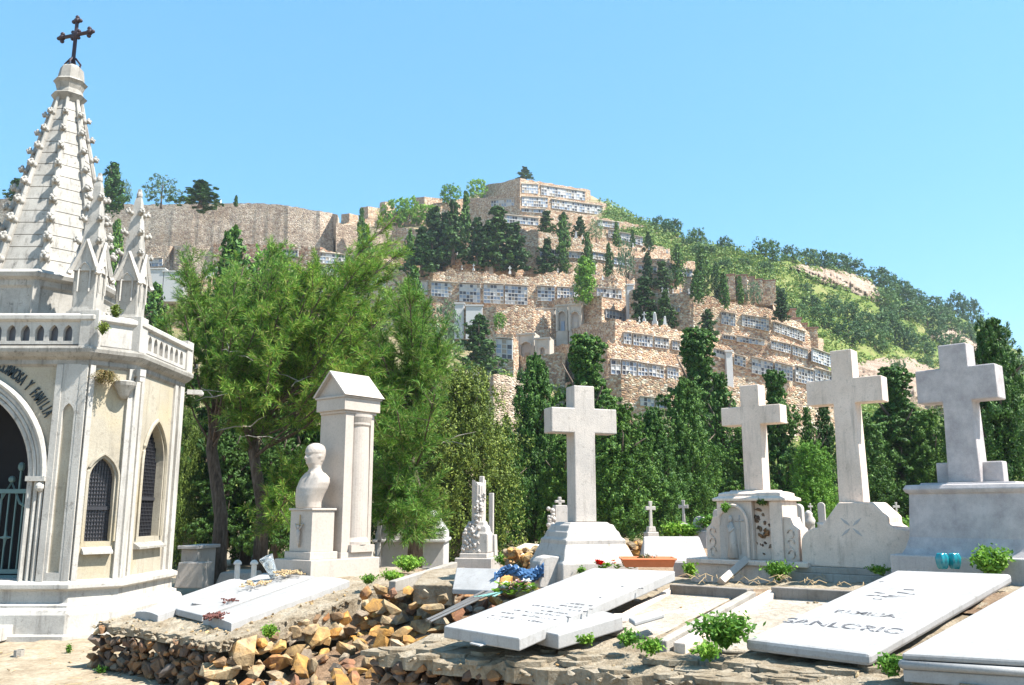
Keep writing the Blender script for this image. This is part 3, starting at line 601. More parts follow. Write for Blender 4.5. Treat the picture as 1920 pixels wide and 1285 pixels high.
row([(1242, 548, 10), (1253, 548, 9), (1262, 549, 8), (1276, 550, 10), (1292, 551, 11), (1299, 553, 16), (1314, 555, 11)], Yof(655) + 4, 'small white grave cross in the row on top of the big upper right terrace', 'crosses on the upper right terrace')
row([(1199, 603, 10), (1208, 601, 17), (1311, 628, 9), (1327, 630, 17)], Yof(690) + 1, 'white grave cross standing on the edge of the middle right terrace', 'crosses on the middle right terrace')
row([(1228, 606, -22), (1247, 610, -18)], Yof(690) + 1, 'white tapered pillar between crosses on the middle right terrace', 'pillars on the middle right terrace')
row([(858, 478, 18), (866, 505, 8), (888, 506, 12), (956, 512, 14), (790, 500, 9)], Yof(560), 'small grave cross on the ledges above the main niche wall', 'crosses above the main niche wall')
row([(348, 384, 6), (352, 384, 7), (414, 382, -9)], 120, 'tiny white cross on top of the huge left wall', 'marks on the huge left wall')
row([(768, 414, 10), (1187, 463, 8), (1217, 468, 6), (1245, 472, -7), (1251, 474, -8), (1080, 447, -14), (1092, 448, 8)], Yof(520) + 3, 'tiny white grave marker among the upper cypresses', 'markers among the upper cypresses')
row([(1118, 522, -9), (1130, 524, -8), (1150, 524, 7), (1160, 526, -7), (1046, 510, 8)], Yof(560) - 1, 'tiny white grave marker right of the bright fat cypress', 'markers right of the bright cypress')
row([(1340, 876, -40)], 46, 'pale obelisk stone glimpsed between the dark cypresses', 'obelisk')
# ---------------------------------------------------------------- trees on the hill
HT = [
 ('dark', 30, 335, 372, 44, 128, 'dark tree cut by the left frame edge behind the spire'),
 ('cyp', 208, 305, 388, 48, 128, 'tall dense cypress above the huge left wall beside the spire'),
 ('blue', 232, 338, 386, 30, 134, 'thin bluish tree right of the tall skyline cypress'),
 ('blue', 302, 330, 388, 72, 130, 'loose bluish green tree on top of the huge left wall'),
 ('dark', 375, 338, 386, 76, 128, 'dark rounded tree on top of the huge left wall'),
 ('slim', 442, 366, 384, 8, 124, 'tiny single cypress on top of the huge left wall'),
 ('cyp', 208, 412, 560, 40, 108, 'cypress partly hidden behind the front pinnacle'),
 ('cyp', 285, 530, 645, 56, 66, 'bright cypress right of the right pinnacle'),
 ('slim', 676, 390, 445, 14, 138, 'thin dark cypress left of the climbing wall'),
 ('cyp', 684, 420, 470, 30, 134, 'olive green cypress beside the low pale wall'),
 ('bright', 686, 452, 498, 44, 128, 'round bright green bush below the olive cypress'),
 ('bright', 742, 372, 420, 48, 182, 'bright round tree left on the climbing wall'),
 ('bright', 768, 368, 414, 34, 184, 'bright slender tree on the climbing wall'),
 ('bright', 800, 382, 420, 48, 178, 'broad light green tree behind the dark cypress group'),
 ('bright', 844, 345, 383, 38, 205, 'bright tree left of the summit block'),
 ('bright', 893, 334, 372, 36, 212, 'yellow green tree touching the summit block'),
 ('dark', 984, 313, 338, 32, 226, 'small round tree on the very top of the hill'),
 ('slim', 872, 358, 448, 20, 155, 'slender dark cypress rising above the others left of the summit'),
 ('dark', 812, 390, 512, 74, 139, 'broad dark cypress at the left of the dark group'),
 ('dark', 850, 378, 492, 58, 143, 'dark cypress second in the dark group'),
 ('dark', 893, 408, 494, 52, 142, 'dark cypress third in the dark group under the slender one'),
 ('dark', 932, 388, 500, 62, 141, 'large dark cypress with drooping top in the dark group'),
 ('dark', 962, 420, 512, 58, 138, 'rightmost broad cypress of the dark group'),
 ('dark', 790, 425, 512, 60, 138, 'dark cypress at the far left of the dark group'),
 ('dark', 834, 400, 505, 60, 138, 'dark cypress filling the left of the dark group'),
 ('dark', 912, 420, 505, 60, 138, 'dark cypress filling the middle of the dark group'),
 ('cyp', 768, 430, 500, 26, 140, 'green cypress just left of the dark group'),
 ('dark', 1024, 396, 438, 30, 172, 'small dark tree on the third tier, left one'),
 ('dark', 1057, 398, 440, 32, 171, 'dark tree on the third tier between two others'),
 ('dark', 1088, 406, 442, 30, 170, 'dark tree on the third tier, third from left'),
 ('blue', 1118, 410, 452, 34, 168, 'greyish tree at the right of the third tier'),
 ('slim', 1156, 416, 462, 14, 160, 'narrow cypress in front of the upper niches, left one'),
 ('slim', 1187, 431, 465, 10, 160, 'narrowest cypress in front of the upper niches'),
 ('cyp', 1056, 404, 478, 26, 146, 'tall cypress above the pale columns'),
 ('dark', 1026, 448, 514, 46, 138, 'dark spreading tree left of the pale columns'),
 ('cyp', 1055, 458, 506, 26, 139, 'small cypress beside the dark spreading tree'),
 ('cyp', 1102, 436, 508, 24, 140, 'pointed cypress behind the bright fat cypress'),
 ('fat', 1097, 480, 560, 40, 117, 'bright green fat cypress in front of the main niche wall'),
 ('cyp', 1142, 455, 518, 20, 138, 'slim cypress right of the bright fat cypress'),
 ('blue', 1174, 448, 528, 38, 137, 'grey green cypress in the middle of the right row'),
 ('dark', 1215, 474, 540, 34, 132, 'dark tree behind the row of small crosses, left one'),
 ('dark', 1208, 520, 604, 46, 117, 'dark cypress on the edge above the shaded corner'),
 ('dark', 1248, 545, 612, 42, 116, 'dark cypress right of the white tapered pillars'),
 ('dark', 1216, 434, 470, 22, 158, 'small tree at the right end of the upper terraces'),
 ('dark', 1243, 490, 545, 32, 130, 'spreading tree just behind the row of small crosses'),
 ('cyp', 1272, 458, 528, 32, 136, 'tall cypress standing above the row of small crosses'),
 ('cyp', 1318, 462, 540, 34, 135, 'tall cypress at the edge of the grassy slope'),
 ('cyp', 1308, 505, 558, 34, 124, 'cypress directly behind the tallest small cross'),
 ('cyp', 1344, 490, 545, 20, 130, 'dark cypress left of the sawtooth wall'),
 ('cyp', 1358, 512, 568, 26, 122, 'leaning dark cypress in front of the sawtooth wall'),
 ('slim', 1389, 518, 566, 14, 121, 'slim cypress in front of the sawtooth wall'),
 ('blue', 1414, 526, 574, 34, 121, 'airy grey green tree in front of the sawtooth wall'),
 ('dark', 1466, 546, 600, 30, 122, 'dark tree on the grass right of the sawtooth wall'),
 ('dark', 1328, 580, 630, 42, 110, 'round dark tree in front of the upper right niche bank'),
 ('bright', 936, 586, 614, 24, 108, 'small bright bush below the round white niche'),
 ('dark', 898, 590, 702, 84, 92, 'big dark cypress left of the white portals'),
 ('cyp', 425, 425, 640, 90, 62, 'dark cypress rising above the left side of the feathery pine'),
 ('bright', 505, 458, 560, 80, 66, 'bright leafy tree top behind the feathery pine'),
 ('cyp', 775, 500, 640, 46, 70, 'pointed dark cypress behind the right side of the feathery pine'),
 ('blue', 830, 565, 690, 80, 68, 'pale airy willow like tree beside the feathery pine'),
 ('blue', 1255, 505, 530, 20, 128, 'small grey bush among the crosses on the upper right terrace'),
]
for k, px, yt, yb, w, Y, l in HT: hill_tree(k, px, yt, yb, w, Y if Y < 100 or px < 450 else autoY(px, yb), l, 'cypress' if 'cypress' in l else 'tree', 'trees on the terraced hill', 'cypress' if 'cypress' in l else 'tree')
# pines of the right flank
pr = random.Random(21); placed = []
ridge = [(1238, 432, 50, 24), (1262, 440, 40, 28), (1306, 448, 34, 20), (1360, 468, 36, 24), (1436, 486, 62, 36), (1481, 486, 34, 26), (1515, 494, 44, 30), (1545, 502, 46, 30), (1575, 506, 44, 30), (1600, 512, 40, 28), (1648, 532, 42, 30), (1668, 545, 44, 30), (1690, 550, 40, 26), (1720, 565, 36, 22), (1750, 580, 40, 26), (1795, 590, 38, 42), (1822, 602, 38, 42), (1852, 625, 34, 28), (1880, 648, 34, 36), (1700, 562, 40, 26), (1770, 592, 36, 26)]
for px, yb, w, h in ridge:
    hill_tree('round', px, yb - h, yb + 2, w, Yter(px, max(yb, sky(px) + 1)), 'round dark pine standing on the ridge of the right flank', 'pine tree', 'pines along the right ridge', 'pine_tree', 1.5)
spots = [(1660, 580, 60, 42), (1700, 600, 56, 36), (1740, 615, 60, 36), (1780, 625, 50, 34), (1810, 640, 46, 36), (1845, 660, 50, 36), (1590, 600, 50, 34), (1540, 608, 52, 34), (1480, 600, 40, 30), (1562, 588, 34, 26), (1520, 580, 40, 26), (1620, 612, 44, 30), (1665, 630, 60, 46), (1695, 650, 46, 40), (1640, 650, 62, 48), (1592, 640, 60, 40), (1725, 655, 40, 30), (1755, 645, 44, 30), (1790, 655, 44, 30), (1665, 603, 40, 30), (1875, 680, 50, 36), (1900, 700, 50, 36), (1735, 665, 40, 22), (1500, 590, 30, 22), (1460, 560, 30, 24), (1435, 510, 30, 20), (1560, 570, 30, 18), (1510, 548, 28, 18), (1395, 500, 26, 16), (1330, 478, 26, 18), (1290, 466, 30, 22), (1310, 480, 30, 24), (1360, 505, 28, 20), (1685, 720, 30, 44), (1735, 690, 30, 22), (1765, 600, 40, 26), (1720, 588, 44, 28)]
for px, yb, w, h in spots:
    hill_tree('round', px, yb - h, yb, w, Yter(px, yb) - 1, 'round green pine growing on the slope of the right flank', 'pine tree', 'pines on the slope of the right flank', 'pine_tree', .8)
terrace('shaded rubble wall below the white portals', [(966, 668, 730, 12), (1010, 664, 730, 8), (1060, 660, 730, 6)], (), 'rubble', 8, .2)
# low scrub covering the flank
rg = np.random.default_rng(5); out = []
for i in range(1500):
    px = rg.uniform(1130, 1960); s0 = sky(px); lo = np.interp(px, [1130, 1250, 1450, 1560, 1700, 1960], [420, 480, 570, 720, 800, 830]); py = rg.uniform(s0, lo)
    c = np.array(hp(px, py)) + np.array([0, -.3, .25]); r = rg.uniform(.5, 1.5) * c[1] / 160
    n = 46; d = unit(rg.normal(size=(n, 3))); C = c + d * np.array([r * 1.3, r, r * .7]); out.append(leaf_quads(C, unit(d + rg.normal(size=(n, 3)) * .5), .2 * c[1] / 160 + .05, rg))
for i in range(620):
    py = rg.uniform(690, 932); px = rg.uniform(150, 1950); c = np.array(hp(px, py)) + np.array([0, -.2, .2]); r = rg.uniform(.4, 1.1) * (c[1] / 90 + .3); n = 70; d = unit(rg.normal(size=(n, 3))); C = c + d * np.array([r * 1.3, r, r * .7]); out.append(leaf_quads(C, unit(d + rg.normal(size=(n, 3)) * .5), .13 + .06 * c[1] / 90, rg))
for i in range(260):
    px = rg.uniform(1575, 1920); py = rg.uniform(675, 810); c = np.array(P(px, py, Y=Yter(px, py) - rg.uniform(2, 5))); r = rg.uniform(.5, 1.4); n = 60; d = unit(rg.normal(size=(n, 3))); C = c + d * np.array([r * 1.3, r, r * .7]); out.append(leaf_quads(C, unit(d + rg.normal(size=(n, 3)) * .5), .16, rg))
o = np_mesh('hillside_scrub', np.concatenate(out), 4, 'scrub_leaf'); tag(o, 'low yellow green scrub covering the right hillside', 'scrub', kind='stuff')
# ---------------------------------------------------------------- ground
rg2 = random.Random(11)
def grid(name, x0, x1, y0, y1, nx, ny, zf, mat, label, M=None, kind='structure', skirt=None):
    m_ = MB(); vs = []; n1 = ny + 1
    for i in range(nx + 1):
        for j in range(ny + 1):
            x = x0 + (x1 - x0) * i / nx; y = y0 + (y1 - y0) * j / ny; vs.append(zf(x, y))
    m_.add(vs, [(i * n1 + j, (i + 1) * n1 + j, (i + 1) * n1 + j + 1, i * n1 + j + 1) for i in range(nx) for j in range(ny)])
    if skirt is not None:
        rim = [i * n1 for i in range(nx + 1)] + [nx * n1 + j for j in range(1, n1)] + [i * n1 + ny for i in range(nx - 1, -1, -1)] + [j for j in range(ny - 1, 0, -1)]
        k = len(m_.v); m_.v += [(vs[i][0], vs[i][1], skirt) for i in rim]; n = len(rim)
        m_.f += [[rim[i], k + i, k + (i + 1) % n, rim[(i + 1) % n]] for i in range(n)]; m_.m += [0] * n
    o = m_.build(name, mat, smooth=False); tag(o, label, kind=kind); return o
def wob(x, y, s=1.0): return (math.sin(x * 3.1 * s + y * 1.7) + math.sin(y * 4.3 * s - x * 1.3) + math.sin(x * 9.7 * s + y * 7.1 * s) * .5) / 2.5
grid('ground', -60, 60, -12, 46, 60, 60, lambda x, y: (x, y, -.02 + wob(x, y, .3) * .02), 'dirt', 'dry sandy ground around the chapel')
m_ = MB(); m_.add([(-1500, -300, -.3), (1500, -300, -.3), (1500, 1500, -.3), (-1500, 1500, -.3)], [(0, 1, 2, 3)]); tag(m_.build('terrain', 'dirt'), 'flat land reaching to the horizon', kind='structure')
grid('courtyard_ground', -6.2, 0, 4, 12.5, 90, 110, lambda x, y: (x, y, .005 + wob(x * 2, y * 2) * .012 + rg2.uniform(-.006, .006)), 'dirt', 'trodden dry earth with straw in front of the chapel')
LB = Vector((-2.775, 8.488, 0)); T0 = Vector((-.8, 6.64, 0))
def lb(t, s):   # left block: t along V (negative = left), s along U
    z = .46 + .17 * min(max(s, 0), 2.25) + .012 * wob(t * 2.5, s * 2.5); return LB + V * t + U * s + Vector((0, 0, z))
def tz(t, s): return .64 + .1 * min(max(s, 0), 2.7) + .018 * t * min(max(s, 0), 2.7) + (.012 * min(max(s - 3.5, 0), 20))
def tb(t, s): return T0 + V * t + U * s + Vector((0, 0, tz(t, s) + .014 * wob(t * 3, s * 3)))
def lbz(x, y, zf=.03):
    d = Vector((x, y, 0)) - LB; return lb(d.dot(V), d.dot(U)).z
def tbz(x, y):
    d = Vector((x, y, 0)) - T0; return tz(d.dot(V), d.dot(U))
def e_(i, n, a): return a if 0 < i < n else 0
grid('tomb_ground', -2.32, .02, .02, 4.6, 46, 90, lambda t, s: tuple(lb(t + (.03 * wob(s * 6, 1) if abs(t) < .1 else 0), s + (.03 * wob(t * 6, 2) if s < .1 else 0)) + Vector((0, 0, rg2.uniform(-.012, .012)))), 'mortar', 'crumbling pale mortar bed under the left tomb slabs', skirt=.38)
grid('terrace_ground', -.28, 9.5, 0, 24, 150, 200, lambda t, s: tuple(tb(t + (.03 * wob(s * 6, 1) if t < -.2 else 0), s + .13 * max(t, 0) * (1 - s / 24) + (.05 * wob(t * 7, 2) + rg2.uniform(-.015, .015) if s < .1 else 0)) + Vector((0, 0, rg2.uniform(-.014, .014)))), 'mortar', 'crumbling pale mortar and earth of the raised tomb terrace', skirt=.55)
grid('back_ground', -4.2, .2, 3.6, 22, 50, 90, lambda t, s: tuple(T0 + V * t + U * s + Vector((0, 0, .84 + .012 * (s - 3.6) + .03 * wob(t * 3, s * 2)))), 'soil', 'weedy earth between the two tomb plots', skirt=-.1)
ZR = 3.75
def ramp_z(t, s): return max(-.02, min(.86, -.02 + (s - .6) * .3 + .04 * wob(t * 3, s * 3)))
grid('rubble_slope', -2.6, -.2, -1, 4.2, 30, 60, lambda t, s: tuple(T0 + V * t + U * s + Vector((0, 0, ramp_z(t, s)))), 'core', 'dark earth under the loose rubble between the tomb plots')
# soil patches
grid('soil_strip', 1.2, 5.4, 2.15, 2.95, 50, 14, lambda t, s: tuple(tb(t, s) + Vector((0, 0, .004 + rg2.uniform(0, .012)))), 'soil', 'brown soil strip with debris in front of the cross pedestals')
# ---------------------------------------------------------------- rubble walls of the two tomb plots
def rock_face(mb_, A, B, zt, size, r_, proud=.0, mi=0, z0=-.05):
    A = Vector(A); B = Vector(B); L = (B - A).length; x = (B - A).normalized(); n = Vector((x.y, -x.x, 0))
    M3 = Matrix((x, -n, Vector((0, 0, 1)))).transposed().to_4x4(); rowz = z0
    while True:
        t = r_.uniform(0, size * .5); top = max(zt(0), zt(L)); 
        if rowz > top: break
        while t < L:
            s = size * r_.uniform(.65, 1.25); z = rowz + r_.uniform(-.25, .25) * size
            if z < zt(t) - s * .35:
                add_rock(mb_, A + x * t + Vector((0, 0, z)) + n * (proud + r_.uniform(-.25, .2) * s), s * .62, r_, mi, M3)
            t += s * 1.02
        rowz += size * .78
r_ = random.Random(5); w = MB()
A_ = LB + V * -2.33; C_ = LB + U * 4.4
rock_face(w, A_, LB, lambda t: .45, .22, r_, -.05, 1); rock_face(w, A_, LB, lambda t: .45, .12, r_, -.0, 1)
rock_face(w, LB, C_, lambda t: .46 + .17 * min(t, 2.25) - .02, .29, r_, .02); rock_face(w, LB, C_, lambda t: .44 + .17 * min(t, 2.25), .16, r_, .04)
rock_face(w, A_ + U * 4, A_, lambda t: .6, .25, r_)
e = empty('rubble_wall', tuple(A_), 0, 'low wall of jagged orange and brown stones carrying the left tomb slabs', 'stone wall')
w.build('stones', ['wall_rock', 'shaded_brown_rock'], e, loc=tuple(-A_))
c = MB(); c.add([(0, 0, -.1), tuple(V * 2.3)[:2] + (-.1,), tuple(V * 2.3 + U * 4)[:2] + (-.1,), tuple(U * 4)[:2] + (-.1,)], [(3, 2, 1, 0)]); 
r_ = random.Random(6); w = MB(); T1 = T0 + V * 5.2 + U * .68; Tl = T0 + V * -.28
rock_face(w, Tl, T1, lambda t: .62, .2, r_, -.04, 1); rock_face(w, Tl, T1, lambda t: .62, .11, r_, .0, 1)
rock_face(w, Tl + U * 4.2, Tl, lambda t: .60 + .1 * max(0, min(4.2 - t, 2.7)), .18, r_, -.02, 1); rock_face(w, Tl + U * 4.2, Tl, lambda t: .59 + .1 * max(0, min(4.2 - t, 2.7)), .1, r_, .0, 1)
e = empty('terrace_front_wall', tuple(Tl), 0, 'shaded dark rubble wall along the front of the right tomb terrace', 'stone wall')
w.build('stones', ['wall_rock', 'shaded_brown_rock'], e, loc=tuple(-Tl))
# broken paving pieces along the ledge
def chunk(mb_, p, s, r_, th=.02, mi=0):
    n = r_.randint(5, 7); a0 = r_.uniform(0, 6); pts = []
    for k in range(n):
        a = a0 + 6.283 * k / n; q = s * r_.uniform(.7, 1.1); pts.append((p[0] + math.cos(a) * q * 1.3, p[1] + math.sin(a) * q, p[2]))
    mb_.loft([[(x, y, z - th) for x, y, z in pts], [(x, y, z + th * r_.uniform(.6, 1)) for x, y, z in pts]], mi)
r_ = random.Random(8); w = MB()
for k in range(90):
    t = r_.uniform(-.25, 5.0); s = r_.uniform(.0, .42 + .25 * (t > 3)) + .13 * max(0, t); p = tb(t, s); chunk(w, (p.x, p.y, p.z + .004), r_.uniform(.04, .15), r_, .018)
tag(w.build('broken_paving', 'mortar'), 'crumbling flat stone pieces along the front ledge of the right terrace', kind='stuff')
w = MB()
for k in range(420):
    q = r_.random()
    if q < .35: p = lb(r_.uniform(-2.3, 0), r_.uniform(0, 2.2))
    elif q < .75: p = tb(r_.uniform(0, 5), r_.uniform(0, 3.0))
    elif q < .85: p = Vector((r_.uniform(-6.2, -3), r_.uniform(8.5, 11), .01))
    else: p = tb(r_.uniform(1.3, 5.2), r_.uniform(2.2, 2.9))
    add_rock(w, p + Vector((0, 0, .01)), r_.uniform(.008, .03), r_)
tag(w.build('gravel', 'rock_tan'), 'scattered small stones and mortar crumbs', kind='stuff')
w = MB(); r_ = random.Random(19)
for k in range(230):
    t = r_.uniform(-2.33, .03)
    if k % 3 == 0: p = lb(t, r_.uniform(-.03, .03))
    elif k % 3 == 1: p = lb(r_.uniform(-.02, .04), r_.uniform(0, 2.2))
    else: t = r_.uniform(-.28, 5); p = tb(t, .13 * max(0, t) + r_.uniform(-.04, .02))
    add_rock(w, p + Vector((0, 0, r_.uniform(-.05, .0))), r_.uniform(.015, .04), r_, 0, None, (1.3, 1.1, .6))
tag(w.build('crumbled_edge', 'mortar'), 'crumbled mortar lumps along the edges of both tomb plots', kind='stuff')
# individual loose rocks of the heap
r_ = random.Random(14); RM = {}
for c_ in ('orange', 'tan', 'grey', 'red', 'pale'):
    for k in range(4):
        q = MB(); add_rock(q, (0, 0, 0), 1, r_); o = q.build('loose_rock', 'rock_' + c_); RM.setdefault(c_, []).append(o.data); bpy.data.objects.remove(o)
def loose(p, s, c_, lab='in the loose heap between the tomb plots', g='loose rocks of the heap'):
    o = bpy.data.objects.new('loose_rock', r_.choice(RM[c_])); COL.objects.link(o); o.location = p; o.scale = (s * r_.uniform(.8, 1.35), s * r_.uniform(.75, 1.1), s * r_.uniform(.6, .95)); o.rotation_euler = (r_.uniform(0, 6), r_.uniform(-.5, .5), r_.uniform(0, 6))
    tag(o, {'orange': 'angular orange stained rock ', 'tan': 'angular tan rock ', 'grey': 'dull grey rock ', 'red': 'dark reddish rock ', 'pale': 'pale cream rock '}[c_] + lab, 'rock', g)
cc = ['orange', 'tan', 'tan', 'grey', 'red', 'orange', 'tan', 'orange', 'pale']
s = -.6
while s < 3.7:
    t = -2.35
    while t < -.3:
        sz = r_.uniform(.08, .19)
        tt = t + r_.uniform(-.05, .05); ss = s + r_.uniform(-.07, .07)
        loose(T0 + V * tt + U * ss + Vector((0, 0, max(0, ramp_z(tt, ss)) + sz * .35)), sz, r_.choice(cc)); t += sz * 1.42
    s += .19
for px, py, sz, c_ in ((685, 1113, .1, 'red'), (712, 1105, .11, 'tan'), (738, 1112, .1, 'red'), (765, 1108, .1, 'orange'), (795, 1115, .1, 'pale'), (830, 1122, .12, 'tan'), (855, 1108, .1, 'red'), (700, 1135, .12, 'orange'), (735, 1140, .13, 'tan'), (775, 1135, .11, 'pale'), (810, 1140, .11, 'tan')):
    p = P(px, py, z=.86); loose(p, sz, c_, 'lying on the rim above the heap', 'rocks on the rim of the heap')
# ---------------------------------------------------------------- the chapel
CX, CY = -7.61, 13.66; HA, HB, HK = 1.98, 1.40, .44
ch = empty('chapel', (CX, CY, 0), 0, 'small cream Gothic family chapel with crocketed octagonal spire and iron cross', 'chapel')
def octo(off, z):
    a, b_, k = HA + off, HB + off, HK + off * .586
    return [(x, y, z) for x, y in ((-a + k, -b_), (a - k, -b_), (a, -b_ + k), (a, b_ - k), (a - k, b_), (-a + k, b_), (-a, b_ - k), (-a, -b_ + k))]
MB().loft([octo(o_, z) for o_, z in ((.34, -.1), (.34, .05), (.22, .05), (.22, .30), (.19, .36), (.13, .38), (.13, .42), (.06, .44), (.05, .60), (.13, .63), (.13, .69), (.02, .74))]).build('plinth', 'chapel_white', ch, bevel=.008)
Z0, Z1 = .72, 3.74
def facet(i, off=0.0):
    p = octo(off, 0); a = Vector(p[i]); b_ = Vector(p[(i + 1) % 8]); x = (b_ - a).normalized(); n = Vector((x.y, -x.x, 0))
    M_ = Matrix((x, -n, Vector((0, 0, 1)))).transposed().to_4x4(); M_.translation = a; return M_, (b_ - a).length
wall = MB(); door_op = arch2(1.66, 2.13, 12, .59, .35, HA - HK)
Mf, Lf = facet(0)
holed([(0, Z0), (Lf, Z0), (Lf, Z1), (0, Z1)], [[(x, max(z, Z0 + .001)) for x, z in door_op]], 0, .55, 0, wall, 0, Mf)
Mc, Lc = facet(1); lan = arch2(.35, 2.12, 8, .95, 1.25, Lc * .50)
holed([(0, Z0), (Lc, Z0), (Lc, Z1), (0, Z1)], [lan], 0, .15, 0, wall, 0, Mc)
Mr, Lr = facet(2); lan2 = arch2(.80, 2.38, 10, .75, 1.28, .98)
holed([(0, Z0), (Lr, Z0), (Lr, Z1), (0, Z1)], [lan2], 0, .17, 0, wall, 0, Mr)
for i in range(3, 8):
    M_, L_ = facet(i); wall.add([(0, 0, Z0), (L_, 0, Z0), (L_, 0, Z1), (0, 0, Z1)], [(0, 1, 2, 3)], 0, M_)
wall.build('wall', 'plaster', ch)
def grow(path, c, d):  # widen an opening outline about its axis
    return [(x + (d if x > c else -d if x < c else 0), z + (d if k > 1 else 0)) for k, (x, z) in enumerate(path)]
# pilasters and raised frames
pil = MB()
for M_, L_, a, b_, pr_ in ((Mf, Lf, Lf - .10, Lf, .05), (Mf, Lf, Lf - .44, Lf - .35, .06), (Mc, Lc, 0, .07, .05), (Mc, Lc, Lc - .07, Lc, .05), (Mr, Lr, 0, .17, .05), (Mr, Lr, Lr - .17, Lr, .05), (Mr, Lr, Lr - .36, Lr - .24, .035), (Mr, Lr, .26, .36, .035)):
    pil.box(a, b_, -pr_, .01, Z0 + .01, Z1 - .01, 0, M_)
pan = arch2(.17, 3.02, 6, 1.2, Z0 + .12, Lf - .225)
holed([(Lf - .35, Z0), (Lf - .10, Z0), (Lf - .10, Z1), (Lf - .35, Z1)], [pan], -.045, 0, 0, pil, 0, Mf)
pil.build('pilaster', 'chapel_white', ch)
# door surround
def offs(w_, h, p, d, cx, n=14, zb=None):
    r = w_ / 2 * (1 + p); c0 = cx + w_ / 2 - r; R_ = r + d; th = math.acos((r - w_ / 2) / R_)
    right = [(c0 + R_ * math.cos(th * k / n), h + R_ * math.sin(th * k / n)) for k in range(n + 1)]; left = [(2 * cx - x, z) for x, z in right[:-1]][::-1]
    pts = right + left
    if zb is not None: pts = [(pts[0][0], zb)] + pts + [(pts[-1][0], zb)]
    return pts
sur = MB(); cxd = HA - HK
for d, rr, yy in ((.03, .035, -.01), (.10, .028, -.035), (.16, .032, -.03), (.235, .045, -.05)):
    sur.tube([(x, yy, z) for x, z in offs(1.66, 2.13, .59, d, cxd, 14)], rr, 6, 0, Mf)
for sx in (-1, 1):
    c0 = cxd + sx * .83
    for k, (d, rr) in enumerate(((.04, .04), (.13, .03), (.21, .035))): sur.tube([(c0 + sx * d, -.02, Z0), (c0 + sx * d, -.02, 2.08)], rr, 6, 0, Mf)
    sur.box(min(c0, c0 + sx * .27), max(c0, c0 + sx * .27), -.09, .02, 2.08, 2.15, 0, Mf); sur.ball((c0 + sx * .20, -.06, 2.0), (.06, .06, .07), 0, Mf)
sur.build('door_surround', 'chapel_white', ch)
def lancet(w_, h, p, cx, M_, nm, dep, z0, sill_w, lead_n):
    fr = MB(); fr.prism([(x, z) for x, z in arch2(w_, h, 10, p, z0, cx)], dep - .012, dep, 0, M_); g_ = fr.build(nm, 'lead_glass', ch)
    l = MB(); a = arch2(w_, h, 10, p, z0, cx); top = max(z for x, z in a)
    zz = z0
    while zz < top - .06:
        hw = max([abs(x - cx) for x, z in a if z >= zz - .001] + [.02]); q = math.inf
        l.box(cx - hw, cx + hw, dep - .03, dep - .013, zz, zz + .007, 0, M_); zz += .055
    for k in range(lead_n + 1):
        x = cx - w_ / 2 + w_ * k / lead_n; zt = max([z for xx, z in a if abs(xx - cx) >= abs(x - cx) - .02]); l.box(x - .0035, x + .0035, dep - .032, dep - .013, z0, zt, 0, M_)
    l.box(cx - w_ / 2, cx + w_ / 2, dep - .05, dep - .02, (z0 + h) / 2, (z0 + h) / 2 + .05, 0, M_)
    l.build('window_lead', 'lead', g_)
    s_ = MB(); s_.loft([[(cx - sill_w, -.1, z0 - .17), (cx + sill_w, -.1, z0 - .17), (cx + sill_w, .02, z0 - .17), (cx - sill_w, .02, z0 - .17)], [(cx - sill_w, -.1, z0 - .14), (cx + sill_w, -.1, z0 - .14), (cx + sill_w, .12, z0 + .0), (cx - sill_w, .12, z0 + .0)]], 0, M_)
    return g_, s_
g_, s_ = lancet(.35, 2.12, .95, Lc * .5, Mc, 'lancet_window', .13, 1.25, .2, 9); s_.build('window_sill', 'chapel_white', g_)
g_, s_ = lancet(.80, 2.38, .75, .98, Mr, 'lancet_window', .15, 1.28, .5, 14); s_.build('window_sill', 'chapel_trim', g_)
ho = MB(); ho.tube([(x, -.02, z) for x, z in offs(.35, 2.12, .95, .05, Lc * .5, 8, 1.25)], .022, 5, 0, Mc); ho.tube([(x, -.02, z) for x, z in offs(.80, 2.38, .75, .06, .98, 10, 1.28)], .03, 5, 0, Mr); ho.build('window_hood', 'plaster', ch)
# door and gate
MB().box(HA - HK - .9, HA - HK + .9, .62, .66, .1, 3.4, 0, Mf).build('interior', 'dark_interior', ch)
st = MB(); st.box(HA - HK - .95, HA - HK + .95, -.5, .6, 0, .18, 0, Mf); st.box(HA - HK - .83, HA - HK + .83, -.1, .6, .18, .34, 0, Mf); st.build('door_step', 'chapel_white', ch, bevel=.01)
gt = MB(); xc = HA - HK
gt.box(xc - .80, xc + .80, .36, .41, .36, .78, 0, Mf); gt.box(xc - .80, xc + .80, .35, .42, .80, .86, 0, Mf); gt.box(xc - .80, xc + .80, .35, .42, 1.92, 1.98, 0, Mf)
gt.box(xc - .80, xc - .72, .34, .43, .35, 2.1, 0, Mf); gt.box(xc + .72, xc + .80, .34, .43, .35, 2.1, 0, Mf); gt.box(xc - .04, xc + .04, .34, .43, .35, 2.1, 0, Mf)
for k in range(14):
    x = xc - .68 + k * 1.36 / 13; gt.tube([(x, .385, .86), (x, .385, 1.92)], .014, 5, 0, Mf)
for sx in (-1, 1):
    c0 = xc + sx * .38
    gt.tube([(c0 - .3, .385, 1.7), (c0 - .15, .385, 1.78), (c0, .385, 2.08), (c0 + .15, .385, 1.78), (c0 + .3, .385, 1.7)], .02, 5, 0, Mf); gt.ball((c0, .385, 2.12), .05, 0, Mf)
    for a in range(4): gt.tube([(c0, .37, 1.3), (c0 + .1 * math.cos(a * 1.571), .37, 1.3 + .14 * math.sin(a * 1.571))], [.03, .005], 5, 0, Mf)
